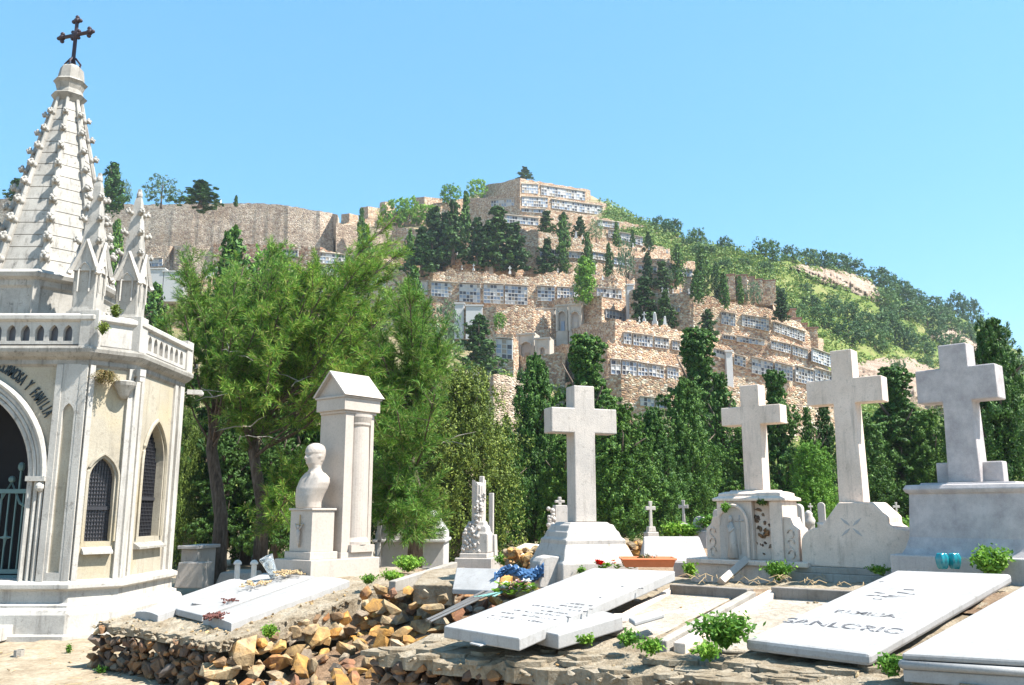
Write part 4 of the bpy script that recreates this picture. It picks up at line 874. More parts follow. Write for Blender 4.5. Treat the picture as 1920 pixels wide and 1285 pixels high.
for x, h in ((xc + .5, 2.3), (xc + .66, 2.24), (xc, 2.5), (xc - .5, 2.3)): gt.tube([(x, .385, 1.98), (x, .385, h)], .018, 5, 0, Mf); gt.ball((x, .385, h), (.05, .05, .07), 0, Mf)
gt.build('iron_gate', 'gate_metal', ch)
# inscription on the arch
def letters(s_, size, wscale, placer, mat, parent, nm='inscription', depth=.006):
    w_ = MB()
    for k, c_ in enumerate(s_):
        if c_ == ' ': continue
        vs, fs = text_mesh(c_, size, depth); w_.add([(x * wscale, y, z) for x, y, z in vs], fs, 0, placer(k))
    return w_.build(nm, mat, parent)
R_ = .83 * 1.59 + .37; c0 = xc + .83 - .83 * 1.59; txt = 'CORMOSA Y FAMILIA'
def onarc(k):
    a = R(64) - k * R(33) / (len(txt) - 1); x = c0 + R_ * math.cos(a); z = 2.13 + R_ * math.sin(a); t = a - math.pi / 2
    return Mf @ Matrix.Translation((x, -.012, z)) @ Matrix.Rotation(-t, 4, 'Y') @ Matrix.Rotation(R(90), 4, 'X')
letters(txt, .23, .42, onarc, 'letter_black', ch, depth=.012)
# cornice and parapet
MB().loft([octo(o_, z) for o_, z in ((.0, 3.70), (.04, 3.74), (.04, 3.80), (.10, 3.84), (.15, 3.90), (.16, 3.95), (.15, 3.98), (.08, 4.0), (.08, 4.02))]).build('cornice', 'chapel_trim', ch)
par = MB()
for i in range(8):
    M_, L_ = facet(i, .08); holes = []
    if i in (0, 2):
        n = int((L_ - .5) / .2); holes = [arch2(.13, 4.2, 5, .8, 4.07, .25 + .1 + k * (L_ - .5) / n) for k in range(n)]
    holed([(0, 4.0), (L_, 4.0), (L_, 4.36), (0, 4.36)], holes, 0, .07, 0, par, 0, M_)
    if holes: par.add([(.1, .07, 4.02), (L_ - .1, .07, 4.02), (L_ - .1, .07, 4.35), (.1, .07, 4.35)], [(0, 1, 2, 3)], 1 if i == 0 else 0, M_)
par.loft([octo(o_, z) for o_, z in ((.09, 4.35), (.13, 4.38), (.13, 4.44), (.06, 4.48), (-.1, 4.48), (-.12, 4.30))])
for i in (1, 2, 3): 
    q = octo(-.02, 0)[i]; par.box(q[0] - .13, q[0] + .13, q[1] - .13, q[1] + .13, 3.98, 4.52)
par.build('parapet', ['chapel_white', 'lead_glass'], ch, bevel=.006)
# drum, spire
def oc(r, z, ph=22.5): return [(r * math.cos(R(ph + 45 * k)), r * math.sin(R(ph + 45 * k)), z) for k in range(8)]
dr = MB().loft([oc(r, z) for r, z in ((1.16, 4.28), (1.16, 4.52), (1.08, 4.56), (1.08, 4.98), (1.12, 5.02), (1.12, 5.10), (1.2, 5.14), (1.22, 5.2), (1.14, 5.26), (1.0, 5.30))])
for k in range(8):
    x, y, _ = oc(1.09, 0)[k]; dr.tube([(x, y, 4.5), (x, y, 5.05)], .07, 4)
dr.build('drum', 'spire_stone', ch)
ZS, ZT, RB, RT = 5.28, 8.62, .90, .17
spm = MB(); nc = 15; rings = []
for k in range(nc):
    za = ZS + (ZT - ZS) * k / nc; zb = ZS + (ZT - ZS) * (k + 1) / nc; ra = RB + (RT - RB) * k / nc; rb = RB + (RT - RB) * (k + 1) / nc
    rings += [oc(ra + .014, za), oc(rb + .014, zb - .012), oc(rb - .006, zb - .01), oc(rb - .006, zb)]
spm.loft(rings); spire = spm.build('spire', 'spire_stone', ch)
for k in range(8):
    a = oc(RB + .03, ZS)[k]; b_ = oc(RT + .03, ZT)[k]; MB().tube([a, b_], [.055, .03], 6).build('spire_rib', 'spire_stone', spire)
ckm = MB()
for dx, dz, r0 in ((.03, 0, .055), (.09, .035, .05), (.13, .01, .035), (.10, .085, .035)): 
    for sy in (-1, 1): ckm.ball((dx, sy * .028, dz), r0, 0, None, 6, 5)
ckm.ball((.15, 0, .05), .03, 0, None, 6, 5)
cko = ckm.build('crocket', 'spire_stone', smooth=True); ckd = cko.data; bpy.data.objects.remove(cko)
def crocket(parent, a, b_, t, s):
    p = Vector(a).lerp(Vector(b_), t); o = bpy.data.objects.new('crocket', ckd); COL.objects.link(o); o.parent = parent; o.location = p; o.scale = (s, s, s * 1.1); o.rotation_euler = (0, 0, math.atan2(p.y, p.x)); return o
for k in range(8):
    for j in range(9): crocket(spire, oc(RB + .02, ZS)[k], oc(RT + .02, ZT)[k], .06 + j * .105, 1.02 - .045 * j)
MB().lathe([(r, z) for r, z in ((.19, 8.58), (.24, 8.64), (.28, 8.70), (.22, 8.74), (.20, 8.82), (.23, 8.92), (.27, 8.97), (.21, 9.02), (.20, 9.12), (.18, 9.24), (.12, 9.3), (.02, 9.31))], 8, ph=R(22.5)).build('spire_cap', 'chapel_trim', ch)
# iron cross with fleur ends
ic = MB(); zc = 9.92
ic.tube([(0, 0, 9.28), (0, 0, 10.2)], [.035, .03], 6); ic.tube([(-.3, 0, zc), (.3, 0, zc)], .032, 6)
for (x, z) in ((-.3, zc), (.3, zc), (0, 10.2)):
    ic.ball((x, 0, z), .055)
    dx, dz = (1 if x > 0 else -1 if x < 0 else 0), (1 if x == 0 else 0)
    ic.ball((x + dx * .07, 0, z + dz * .07), .035)
    for s_ in (-1, 1): ic.ball((x - dx * .01 + dz * s_ * .07, 0, z - dz * .01 + abs(dx) * s_ * .07), .038)
for a in range(4): ic.ball((.09 * math.cos(a * 1.571 + .785), 0, zc + .09 * math.sin(a * 1.571 + .785)), .035)
ic.ball((0, 0, zc), (.09, .05, .09))
for k in range(4):
    a = k * 1.571 + .4; ic.tube([(.12 * math.cos(a), .12 * math.sin(a), 9.28), (.13 * math.cos(a), .13 * math.sin(a), 9.34), (.04 * math.cos(a), .04 * math.sin(a), 9.46)], .018, 5)
ic.build('iron_cross', 'iron', ch, loc=(0, 0, 0), rz=R(-18))
for o in ch.children:
    if o.name.startswith(('spire', 'iron_cross')): o.scale = (1, 1, .962); o.location = (.07, 0, 5.28 * .038)
# corner pinnacles
def pinnacle(px, yb, Y, ytop):
    b_ = P(px, yb, Y=Y) - Vector((CX, CY, 0)); H = P(px, ytop, Y=Y).z - 4.44; q = H / 2.0
    e_m = MB(); s_ = .155
    e_m.box(-s_ - .05, s_ + .05, -s_ - .05, s_ + .05, 4.3, 4.52); e_m.box(-s_ - .02, s_ + .02, -s_ - .02, s_ + .02, 4.52, 4.60, t=.02); e_m.box(-s_, s_, -s_, s_, 4.60, 4.44 + .62 * q)
    z0 = 4.44 + .62 * q; zg = z0 + .42 * q
    sp = e_m; zt = 4.44 + H; sp.box(-s_, s_, -s_, s_, z0, z0 + .14)
    sp.loft([[(x * r, y * r, z) for x, y in ((-1, -1), (1, -1), (1, 1), (-1, 1))] for r, z in ((s_, z0 + .1), (.115, z0 + .45 * q), (.05, zt - .2), (.035, zt - .12))])
    sp.ball((0, 0, zt - .08), (.05, .05, .07), 0, None, 8, 6); sp.box(-.03, .03, -.03, .03, zt - .06, zt + .02, t=.01)
    o = e_m.build('pinnacle', 'spire_stone', ch, loc=(b_.x, b_.y, 0))
    g = MB()
    for k in range(4):
        M_ = Matrix.Rotation(k * math.pi / 2, 4, 'Z'); w_ = s_ + .07
        for sx in (-1, 1):
            a = Vector((sx * w_, -s_ - .05, z0 - .06)); t_ = Vector((0, -s_ - .03, zg)); g.tube([a, t_], [.04, .028], 4, 0, M_)
        g.prism([(-w_ * .8, z0), (w_ * .8, z0), (0, zg - .08)], -s_ - .03, -s_ + .02, 0, M_)
        g.tube([(x, -s_ - .035, z) for x, z in offs(.17, z0 - .02, .9, 0, 0, 5, z0 - .32)], .014, 4, 0, M_)
    g.build('gablet', 'chapel_white', o)
    for k in range(4):
        a = (s_ * math.cos(k * 1.571 + .785) * 1.3, s_ * math.sin(k * 1.571 + .785) * 1.3, z0 + .3 * q)
        for j in range(3):
            c_ = crocket(o, a, (.06, .06, zt - .2) if False else (a[0] * .25, a[1] * .25, zt - .15), .1 + j * .33, .62)
    return o
pinnacle(163, 590, 12.45, 328); pinnacle(241, 612, 12.95, 358)
# corbel bowl and broken gargoyle at the right corner
cb = MB().lathe([(.03, 3.28), (.07, 3.32), (.11, 3.40), (.15, 3.47), (.16, 3.52), (.12, 3.54)], 12, c=(0, 0)); q = Mc @ Vector((Lc * .78, -.08, 0)); cb.build('corbel', 'chapel_trim', ch, loc=(q.x, q.y, 0))
gg = MB(); gg.box(-.12, .1, -.05, .05, 3.62, 3.72); gg.box(.02, .09, -.04, .04, 3.54, 3.64); gg.ball((-.1, 0, 3.66), .06); gg.build('waterspout', 'chapel_white', ch, loc=tuple(octo(.1, 0)[2][:2]) + (0,), rz=R(-30))
gg = MB(); gg.box(-.02, .22, -.05, .05, 3.62, 3.70); gg.ball((.2, 0, 3.64), .05); gg.build('waterspout', 'chapel_white', ch, loc=tuple(octo(.1, 0)[3][:2]) + (0,), rz=R(20))
# ---------------------------------------------------------------- pillar memorial with bust
def at_px(px, py, Y): return P(px, py, Y=Y)
mp = Vector((-2.486, 11.0, .83)); me_ = empty('memorial', mp, RG, 'tall white marble memorial with pediment, half column and a bust in front', 'memorial'); me_.scale = (1, 1, .925)
# local frame: x along V (origin at the near right corner, body to -x), y along U
MB().box(-.74, 0, 0, 1.14, -.1, .26).build('base', 'marble', me_, bevel=.008)
pd = MB(); pd.box(-.62, -.10, .06, .50, .26, .36); pd.box(-.58, -.14, .10, .46, .36, .92); pd.box(-.60, -.12, .08, .48, .92, .95); ped = pd.build('pedestal', 'marble', me_, bevel=.006)
pl_ = MB(); pl_.box(-.62, -.06, .52, 1.08, .26, .34); pl_.box(-.60, -.08, .54, .68, .34, 2.30); pl_.box(-.60, -.34, .68, 1.04, .34, 2.30); pl_.box(-.60, -.10, 1.0, 1.06, .34, 2.30)
pl_.box(-.60, -.15, .68, .72, .34, 1.9); pl_.build('pier', 'marble', me_, bevel=.005)
cl = MB(); cl.box(-.42, -.02, .66, 1.06, .34, .44); cl.lathe([(.215, .44), (.215, .48), (.20, .51), (.19, .54), (.185, 1.6), (.175, 2.12), (.19, 2.15), (.19, 2.18), (.215, 2.26), (.215, 2.30)], 32, c=(-.225, .85)); cl.build('half_column', 'marble', me_, smooth=False)
en = MB(); en.box(-.64, -.02, .48, 1.10, 2.30, 2.34); en.box(-.68, .02, .44, 1.14, 2.34, 2.52); en.box(-.70, .04, .42, 1.16, 2.52, 2.55); en = en.build('entablature', 'marble', me_, bevel=.005); en.scale = (.84, .90, 1); en.location = (-.053, .08, 0)
rf = MB(); rf.prism([(-.72, 2.55), (.06, 2.55), (-.33, 2.90)], .47, 1.15); 
for sx in (0, 1):
    a = (-.74, 2.55) if sx == 0 else (.08, 2.55); t_ = (-.33, 2.93)
    pol = [a, (a[0] + (.05 if sx == 0 else -.05), 2.55), (-.33, 2.89), t_] if sx == 0 else [(a[0] - .05, 2.55), a, t_, (-.33, 2.89)]
    rf.prism(pol, .40, 1.18)
rf = rf.build('gable_roof', 'marble', me_, bevel=.004); rf.scale = (.84, .90, 1); rf.location = (-.053, .08, 0)
# crucifix relief
rl = MB(); rl.box(-.365, -.355, .075, .09, .42, .86); rl.box(-.43, -.29, .075, .09, .72, .735); rl.build('cross_relief', 'dry_stem', ped)
fg = MB(); fg.ball((-.36, .06, .70), (.022, .022, .028), 0, None, 8, 6)
fg.tube([(-.36, .065, .68), (-.358, .06, .62), (-.36, .062, .56), (-.352, .055, .50), (-.35, .065, .43)], [.014, .032, .026, .022, .01], 7)
for s_ in (-1, 1): fg.tube([(-.36 + s_ * .02, .06, .66), (-.36 + s_ * .055, .06, .70), (-.36 + s_ * .07, .07, .74)], [.012, .009, .007], 5)
fg.build('figure_relief', 'marble', ped, smooth=True)
# bust: one lofted skin, facing local -y
def lerp_t(tab, z): return [float(np.interp(z, [t[0] for t in tab], [t[i] for t in tab])) for i in range(1, len(tab[0]))]
tab = [ # z, rx, ry, cy
 (0, .17, .14, -.07), (.08, .175, .145, -.075), (.16, .20, .155, -.06), (.25, .235, .16, -.03), (.32, .25, .15, .0), (.38, .24, .135, .015), (.43, .18, .105, .012), (.465, .12, .09, .01), (.49, .09, .085, .01), (.51, .08, .082, .004), (.53, .075, .084, -.002),
 (.545, .070, .085, -.005), (.565, .074, .10, -.008), (.60, .080, .108, -.006), (.65, .088, .116, .0), (.70, .092, .120, .004), (.745, .090, .116, .006), (.785, .078, .098, .008), (.81, .056, .07, .008), (.828, .02, .026, .008)]
rings = []; NA = 48
for k in range(70):
    z = .828 * (k / 69) ** .93; rx, ry, cy = lerp_t(tab, z); kh = 1 + .17 * min(1, max(0, (z - .5) / .05)); rx *= kh; ry *= kh; ring = []
    for i in range(NA):
        th = 2 * math.pi * i / NA; f = math.cos(th)  # th = 0 faces -y
        q = abs((th + math.pi) % (2 * math.pi) - math.pi)
        G = lambda a, s_: math.exp(-((q - a) / s_) ** 2)
        Z = lambda a, s_: math.exp(-((z - a) / s_) ** 2)
        d = .0
        d += .040 * G(0, .16) * Z(.630, .016) + .022 * G(0, .13) * Z(.655, .018)          # nose
        d += .010 * G(.32, .28) * Z(.690, .012) - .017 * G(.34, .15) * Z(.668, .014)       # brow, sockets
        d += .006 * G(.34, .09) * Z(.668, .007)                                           # eyeballs
        d += .010 * G(0, .32) * Z(.608, .009) + .008 * G(0, .22) * Z(.588, .006) - .006 * G(0, .24) * Z(.597, .004)  # moustache, lips
        d += .014 * G(0, .28) * Z(.560, .014) + .006 * G(.6, .22) * Z(.635, .02)          # chin, cheeks
        d += .018 * G(1.62, .13) * Z(.655, .026)                                          # ears
        if z > .70 or (z > .6 and q > 1.9): d += .006 + .003 * math.sin(i * 2.1 + k * 1.3)  # hair
        if .2 < z < .46:  # lapels and shirt front
            lap = (z - .18) * 1.6; d += .024 * math.exp(-((q - lap * .55) / .10) ** 2) - .014 * math.exp(-(q / .12) ** 2)
        pw = 1 if z > .45 else .72; sg = lambda v: math.copysign(abs(v) ** pw, v)
        ring.append(((rx + d) * sg(math.sin(th)), cy - (ry + d) * sg(math.cos(th)), z))
    rings.append(ring)
MB().loft(rings).build('bust', 'marble', me_, smooth=True, loc=(-.36, .28, .95), rz=R(-4)).scale = (.97, .97, 1.1)
def ghit(px, py, f, th):
    z = .6
    for _ in range(40): p = P(px, py, z=z); z = z * .5 + .5 * (f(p.x, p.y) + th)
    return P(px, py, z=z)
# ---------------------------------------------------------------- grave slabs
def slab(name, label, corners, z0, slope, thick, mat, cat='grave slab', u=U, bevel=.01, group=None, field=None, lift=0):
    a0 = P(corners[0][0], corners[0][1], z=z0); pts = [a0] + [PH(px, py, a0, slope, u) for px, py in corners[1:]]
    if field: pts = [ghit(px, py, field, thick + lift) for px, py in corners]; a0 = pts[0]
    e = empty(name, a0, 0, label, cat, group); q = MB(); lo = [p - a0 - Vector((0, 0, thick)) for p in pts]; hi = [p - a0 for p in pts]
    q.loft([lo, hi]); o = q.build('slab', mat, e, bevel=bevel); return e, pts, o
def in_plane(a0, xd, slope, u):
    # frame lying on the slab: x along xd, y up the slope, z out of the surface
    x = Vector(xd).normalized(); n = Vector((-slope * u[0], -slope * u[1], 1)).normalized(); x = (x - n * x.dot(n)).normalized(); y = n.cross(x)
    M_ = Matrix((x, y, n)).transposed().to_4x4(); M_.translation = a0; return M_
# slab with worn verses, left of the right terrace
e1, p1, _ = slab('inscribed_slab', 'long white marble slab with worn inscription tilted over the front ledge', [(832, 1174), (974, 1197), (1266, 1071), (1112, 1065)], .86, .13, .085, 'slab_white')
M1 = in_plane(Vector((0, 0, 0)), p1[1] - p1[0], .13, U)
r_ = random.Random(4); w_ = MB(); L1 = (p1[3] - p1[0]).length
for i, (y, a, b_) in enumerate(((.30, .12, .34), (.36, .10, .62), (.46, .10, .66), (.55, .14, .70), (.62, .3, .6), (.72, .16, .7), (.80, .30, .74), (.88, .3, .66), (1.12, .42, .52), (1.5, .32, .40), (1.5, .52, .62))):
    y *= L1 / 2.1; x = a
    while x < b_:
        l = r_.uniform(.012, .045); 
        if r_.random() < .75: w_.box(x, x + l, y, y + r_.uniform(.008, .022), -.001, .003, 0, M1)
        x += l + r_.uniform(.01, .03)
w_.build('worn_lettering', 'engraved_dark', e1)
e2, p2, _ = slab('broken_slab_piece', 'broken thick corner piece leaning against the inscribed slab', [(1000, 1180), (1047, 1190), (1168, 1155), (1130, 1145)], .86, .10, .10, 'slab_white')
e3, p3, _ = slab('surname_slab', 'wide pale grey slab with a large carved surname in front of the tallest pedestal', [(1397, 1198), (1630, 1226), (1897, 1076), (1680, 1069)], .88, .15, .075, 'slab_white', bevel=.022)
Mx = in_plane(Vector((0, 0, 0)), p3[1] - p3[0], .15, U); L3 = (p3[3] - p3[0]).length; W3 = (p3[1] - p3[0]).length
def slab_text(t, size, cx, y, par_, M_, ws=1.0, mat='engraved_dark'):
    vs, fs = text_mesh(t, size, .002); return MB().add([(x * ws, yy, z) for x, yy, z in vs], fs, 0, M_ @ Matrix.Translation((cx, y, .001))).build('inscription', mat, par_)
slab_text('SANLORIO', .17, W3 * .55, L3 * .20, e3, Mx, .95); slab_text('FAMILIA', .10, W3 * .58, L3 * .36, e3, Mx, 1.15)
w_ = MB()
for k, (x, y, a, l) in enumerate(((.42, .60, .2, .10), (.50, .60, -.4, .09), (.44, .64, -.3, .08), (.62, .62, .1, .12), (.66, .66, -.2, .13), (.58, .60, .3, .09), (.64, .71, .1, .07), (.50, .56, 0, .06), (.30, .80, .9, .03))):
    w_.box(-l / 2, l / 2, -.008, .008, -.001, .003, 0, Mx @ Matrix.Translation((x * W3, y * L3, 0)) @ Matrix.Rotation(a, 4, 'Z'))
w_.build('carved_flower', 'engraved_dark', e3)
e4, p4, _ = slab('moulded_slab', 'bright white slab with a rounded moulded edge cut by the right frame edge', [(1690, 1225), (2010, 1243), (2200, 1090), (1960, 1075)], .92, .12, .035, 'slab_white', bevel=.012)
q = MB(); 
for dz, gr in ((.05, .0), (.08, -.012), (.13, .0)):
    pass
d = [p - p4[0] for p in p4]
q.loft([[v_ - Vector((0, 0, .15)) for v_ in d], [v_ - Vector((0, 0, .085)) for v_ in d]]); q.build('slab_foot', 'slab_white', e4, bevel=.006)
q = MB(); q.tube([d[0] - Vector((0, 0, .06)), d[1] - Vector((0, 0, .06))], .024, 8); q.tube([d[0] - Vector((0, 0, .06)), d[3] - Vector((0, 0, .06))], .024, 8); q.build('edge_roll', 'slab_white', e4, smooth=True)
# left group
UL = Vector((math.sin(R(37)), math.cos(R(37)), 0))
e5, p5, _ = slab('flat_slab', 'flat white middle slab of the left tomb with an oval medallion', [(327, 1141), (379, 1154), (590, 1080), (495, 1074)], .56, .17, .07, 'slab_white', u=UL, field=lbz, lift=.012)
def roll(name, label, c0, c1, c2, c3, z0):
    q_ = [ghit(px, py, lbz, .075) for px, py in (c0, c1, c2, c3)]; a0 = q_[0]; e = empty(name, a0, 0, label, 'grave slab', 'curved marble slabs of the left tomb'); m_ = MB(); rg_ = []
    for f in (0, .04, .96, 1):
        l = q_[0].lerp(q_[3], f) - a0; r = q_[1].lerp(q_[2], f) - a0; ring = []
        for k in range(9): t = k / 8; ring.append(l.lerp(r, t) + Vector((0, 0, .045 * math.sin(math.pi * (.15 + .62 * t)) - .03)))
        ring += [r - Vector((0, 0, .09)), l - Vector((0, 0, .09))]; rg_.append(ring)
    m_.loft(rg_); m_.build('slab', 'slab_white', e, bevel=.006); 
    g = MB()
    for t in (.25, .5, .75): g.tube([(q_[0].lerp(q_[1], t) - a0) + Vector((0, 0, .045 * math.sin(math.pi * (.15 + .62 * t)) - .03)), (q_[3].lerp(q_[2], t) - a0) + Vector((0, 0, .045 * math.sin(math.pi * (.15 + .62 * t)) - .03))], .004, 4)
    g.build('ridge', 'engraved', e); return e
roll('curved_slab', 'long curved marble slab along the rubble edge of the left tomb', (381, 1157), (434, 1169), (656, 1089), (592, 1081), .54)
roll('curved_slab', 'shorter curved marble slab nearest the chapel', (254, 1146), (296, 1154), (470, 1092), (430, 1085), .58)
def on5(px, py): return ghit(px, py, lbz, .085)
o = MB().lathe([(.075, 0), (.08, .012), (.07, .02), (.05, .016)], 20).build('oval_medallion', 'grey_stone', smooth=True, loc=tuple(on5(373, 1133))); o.scale = (1.0, .8, 1); tag(o, 'small oval stone medallion lying on the flat white slab', 'medallion')
# dried stems lying on slabs
def dry_bunch(px, py, z, label, mat, n=26, r=.12, seed=1, plane=None):
    r_ = random.Random(seed); b0 = plane if plane is not None else P(px, py, z=z); m_ = MB()
    for k in range(n):
        a = r_.uniform(0, 6.28); l = r * r_.uniform(.3, 1); q_ = Vector((math.cos(a) * l, math.sin(a) * l * 1.3, r_.uniform(.005, .05)))
        m_.tube([(q_.x * .1, q_.y * .1, .01), q_ * .6 + Vector((0, 0, .02)), q_], [.004, .004, .002], 4); 
        for j in range(3): m_.ball(q_ + Vector((r_.uniform(-.02, .02), r_.uniform(-.02, .02), 0)), r_.uniform(.006, .014), 0, None, 5, 4)
    return tag(m_.build('dried_flowers', mat, loc=tuple(b0)), label, 'dried flowers')
dry_bunch(405, 1160, .5, 'dark withered flowers hanging over the near end of the long curved slab', 'dry_dark', 50, .13, 3, plane=ghit(405, 1160, lbz, .08))
dry_bunch(428, 1130, .5, 'thin dark dried twig lying across the curved slab', 'dry_dark', 10, .12, 4, plane=ghit(428, 1130, lbz, .09))
v0 = on5(515, 1085)
gm = MB().lathe([(.05, 0), (.055, .01), (.06, .1), (.075, .2), (.09, .27), (.086, .27), (.07, .2), (.055, .1), (.045, .012)], 14); o = gm.build('glass_vase', 'glass', smooth=True, loc=tuple(v0 + Vector((0, 0, .02))), rz=.3); o.rotation_euler = (R(12), R(-24), 0); tag(o, 'clear broken glass vase tipped over on the flat slab', 'vase')
dry_bunch(545, 1085, .9, 'straw coloured dried bouquet beside the glass vase', 'dry_stem', 46, .2, 5, plane=on5(540, 1083) + Vector((0, 0, .03)))
dry_bunch(480, 1100, .9, 'flattened dry grass along the middle of the flat slab', 'dry_stem', 24, .2, 6, plane=on5(478, 1100) + Vector((0, 0, .005)))
# ---------------------------------------------------------------- kerbs and fragments on the right terrace
def bar(name, label, a, b_, w, h, mat, cat='kerb', z=None, rough=True, group=None, za=None, zb=None, lift=0):
    A, B = (ghit(*a, tbz, lift), ghit(*b_, tbz, lift)) if lift else (P(*a, z=za), P(*b_, z=zb))
    x = (B - A); L = x.length; x.normalize(); n = Vector((-x.y, x.x, 0)).normalized()
    q_ = MB(); c_ = [A - A, A - A + n * w, B - A + n * w, B - A]; q_.loft([[v_ - Vector((0, 0, h)) for v_ in c_], c_]); o = q_.build(name, mat, bevel=.008, loc=tuple(A)); tag(o, label, cat, group)
    return o
bar('grave_kerb', 'kerb closing the far end of the empty grave beside the inscribed slab', (1255, 1096), (1400, 1105), .1, .14, 'dark_kerb', lift=.10)
bar('grave_kerb', 'kerb closing the far end of the grave left of the surname slab', (1445, 1101), (1600, 1109), .1, .14, 'dark_kerb', lift=.11)
bar('grave_kerb', 'long double kerb running up between the two empty graves, left strip', (1232, 1200), (1402, 1108), -.07, .14, 'kerb', lift=.09)
bar('grave_kerb', 'long weathered kerb running up between the two empty graves, right strip', (1262, 1204), (1440, 1106), -.09, .14, 'cream_stone', lift=.07)
bar('grave_kerb', 'narrow kerb beside the broken piece of the inscribed slab', (1165, 1150), (1262, 1098), -.05, .12, 'cream_stone', lift=.06)
def hflat(name, label, cs, z0, th, mat, cat='slab', slope=.1, field=None):
    return slab(name, label, cs, z0, slope, th, mat, cat, field=field)[0]
hflat('grave_cover', 'recessed pale stone cover inside the empty grave', [(1115, 1185), (1225, 1195), (1382, 1116), (1270, 1108)], .82, .02, 'dust', 'grave cover', .08, tbz)
hflat('grave_cover', 'recessed pale cover beside the leafy weed', [(1275, 1215), (1400, 1222), (1590, 1120), (1440, 1118)], .84, .02, 'dust', 'grave cover', .08, tbz)
hflat('stone_fragment', 'small broken slab fragment lying in the empty grave', [(1178, 1158), (1190, 1166), (1246, 1150), (1235, 1142)], .93, .035, 'slab_white', 'stone fragment')
hflat('stone_fragment', 'flat fragment near the far kerb of the empty grave', [(1130, 1168), (1175, 1160), (1190, 1150), (1150, 1150)], .88, .03, 'cream_stone', 'stone fragment')
for i, (cs, l) in enumerate((([(1050, 1212), (1080, 1220), (1105, 1210), (1070, 1204)], 'pale square patch on the ledge below the broken piece'), ([(1465, 1258), (1500, 1262), (1530, 1254), (1490, 1248)], 'white marble scrap on the ledge below the surname slab'), ([(880, 1205), (900, 1210), (925, 1204), (905, 1199)], 'tiny white scrap on the ledge below the inscribed slab'))):
    hflat('stone_fragment', l, cs, .70 + .04 * i, .012, 'slab_white', 'stone fragment')
A = ghit(1352, 1092, tbz, .03); B = P(1400, 1050, Y=A.y + .30)
tag(MB().tube([(0, 0, 0), B - A], .052, 4).build('leaning_stone_bar', 'marble', bevel=.008, loc=tuple(A)), 'short square marble bar leaning on the plinth of the relief cross', 'stone bar')
# white block and the stone slab behind
hflat('white_slab', 'blank white slab propped on the earth below the broken column', [(848, 1105), (930, 1108), (941, 1066), (856, 1064)], .90, .05, 'slab_white', 'white slab', .62)
hflat('old_slab', 'tilted weathered slab lying behind on a rubble bank', [(940, 1040), (975, 1047), (1022, 1022), (985, 1018)], 1.10, .07, 'cream_stone', 'grave slab', .1)
bar('stone_rail', 'long weathered stone rail sloping up behind the rubble heap', (742, 1090), (858, 1054), .09, .12, 'kerb', 'stone rail', za=.93, zb=1.06)
hflat('rail_bed', 'tan earth covered block carrying the stone rail', [(775, 1096), (848, 1098), (872, 1064), (800, 1068)], .92, .2, 'mortar', 'stone block', .1)
# metal rods
for i, (a, b_, l) in enumerate(((( 800, 1163), (945, 1098), 'longest grey metal rod of the bundle lying on the wall edge'), ((806, 1166), (935, 1106), 'middle metal rod of the bundle'), ((812, 1158), (928, 1098), 'uppermost metal rod of the bundle'))):
    A = P(*a, z=.80); B = P(*b_, z=.93); tag(MB().tube([(0, 0, 0), B - A], .012, 6).build('metal_rod', 'metal_rod', loc=tuple(A)), l, 'metal rod')
# left wall kerb strip with dark rubble crest
# ---------------------------------------------------------------- the four crosses
def cross_shape(mb_, w, h, arm, ah, az, d, taper=.0, flare=0):
    # latin cross, origin at shaft foot centre; az = height of the arm underside
    wb = w / 2 + taper; wt = w / 2
    poly = [(-wb, 0), (wb, 0), (wt, az), (arm / 2, az), (arm / 2, az + ah), (wt, az + ah), (wt, h), (-wt, h), (-wt, az + ah), (-arm / 2, az + ah), (-arm / 2, az), (-wt, az)]
    mb_.prism(poly, -d / 2, d / 2)
# cross 1
c1 = P(1102, 1090, Y=9.35); rz1 = R(21); e = empty('stone_cross', (c1.x, c1.y, c1.z), rz1, 'white rough marble cross on a stepped flaring pedestal behind the inscribed slab', 'cross')
H0 = P(1100, 979, Y=9.5).z - c1.z; sc = 9.5 / F
m_ = MB(); cross_shape(m_, 42 * sc, 249 * sc, 133 * sc, 46 * sc, 161 * sc, .215); o = m_.build('cross', 'old_marble', e, bevel=.01, loc=(.0, .12, H0))
p_ = MB(); hs_ = [(.50, .44, -.05), (.50, .44, .22), (.47, .42, .25), (.44, .38, .34), (.40, .34, .42), (.40, .34, .47), (.37, .30, .49), (.35, .28, .55), (.33, .26, .57), (.30, .24, .63), (.27, .21, H0 - .02), (.25, .19, H0)]
zs = H0 / .66
p_.loft([[(-w_ * .86, -d_ + .12, z * (zs if i < 10 else 1)), (w_ * .86, -d_ + .12, z * (zs if i < 10 else 1)), (w_ * .86, d_ + .12, z * (zs if i < 10 else 1)), (-w_ * .86, d_ + .12, z * (zs if i < 10 else 1))] for i, (w_, d_, z) in enumerate(hs_)]); p_.build('pedestal', 'old_marble', e, bevel=.012)
bl = P(1035, 1093, Y=9.0); q_ = MB(); w2 = 24 * 9 / F; h2 = P(1035, 1046, Y=9.0).z - bl.z
q_.prism([(-w2, -.05), (w2, -.05), (w2, h2), (w2 * .0, h2 + .02), (-w2 * .7, h2), (-w2, h2 * .8)], 0, .22); tag(q_.build('footstone', 'old_marble', bevel=.012, loc=tuple(bl), rz=rz1), 'small round shouldered block at the left foot of the stepped pedestal', 'stone block')
bl = P(1012, 1098, Y=9.2); 
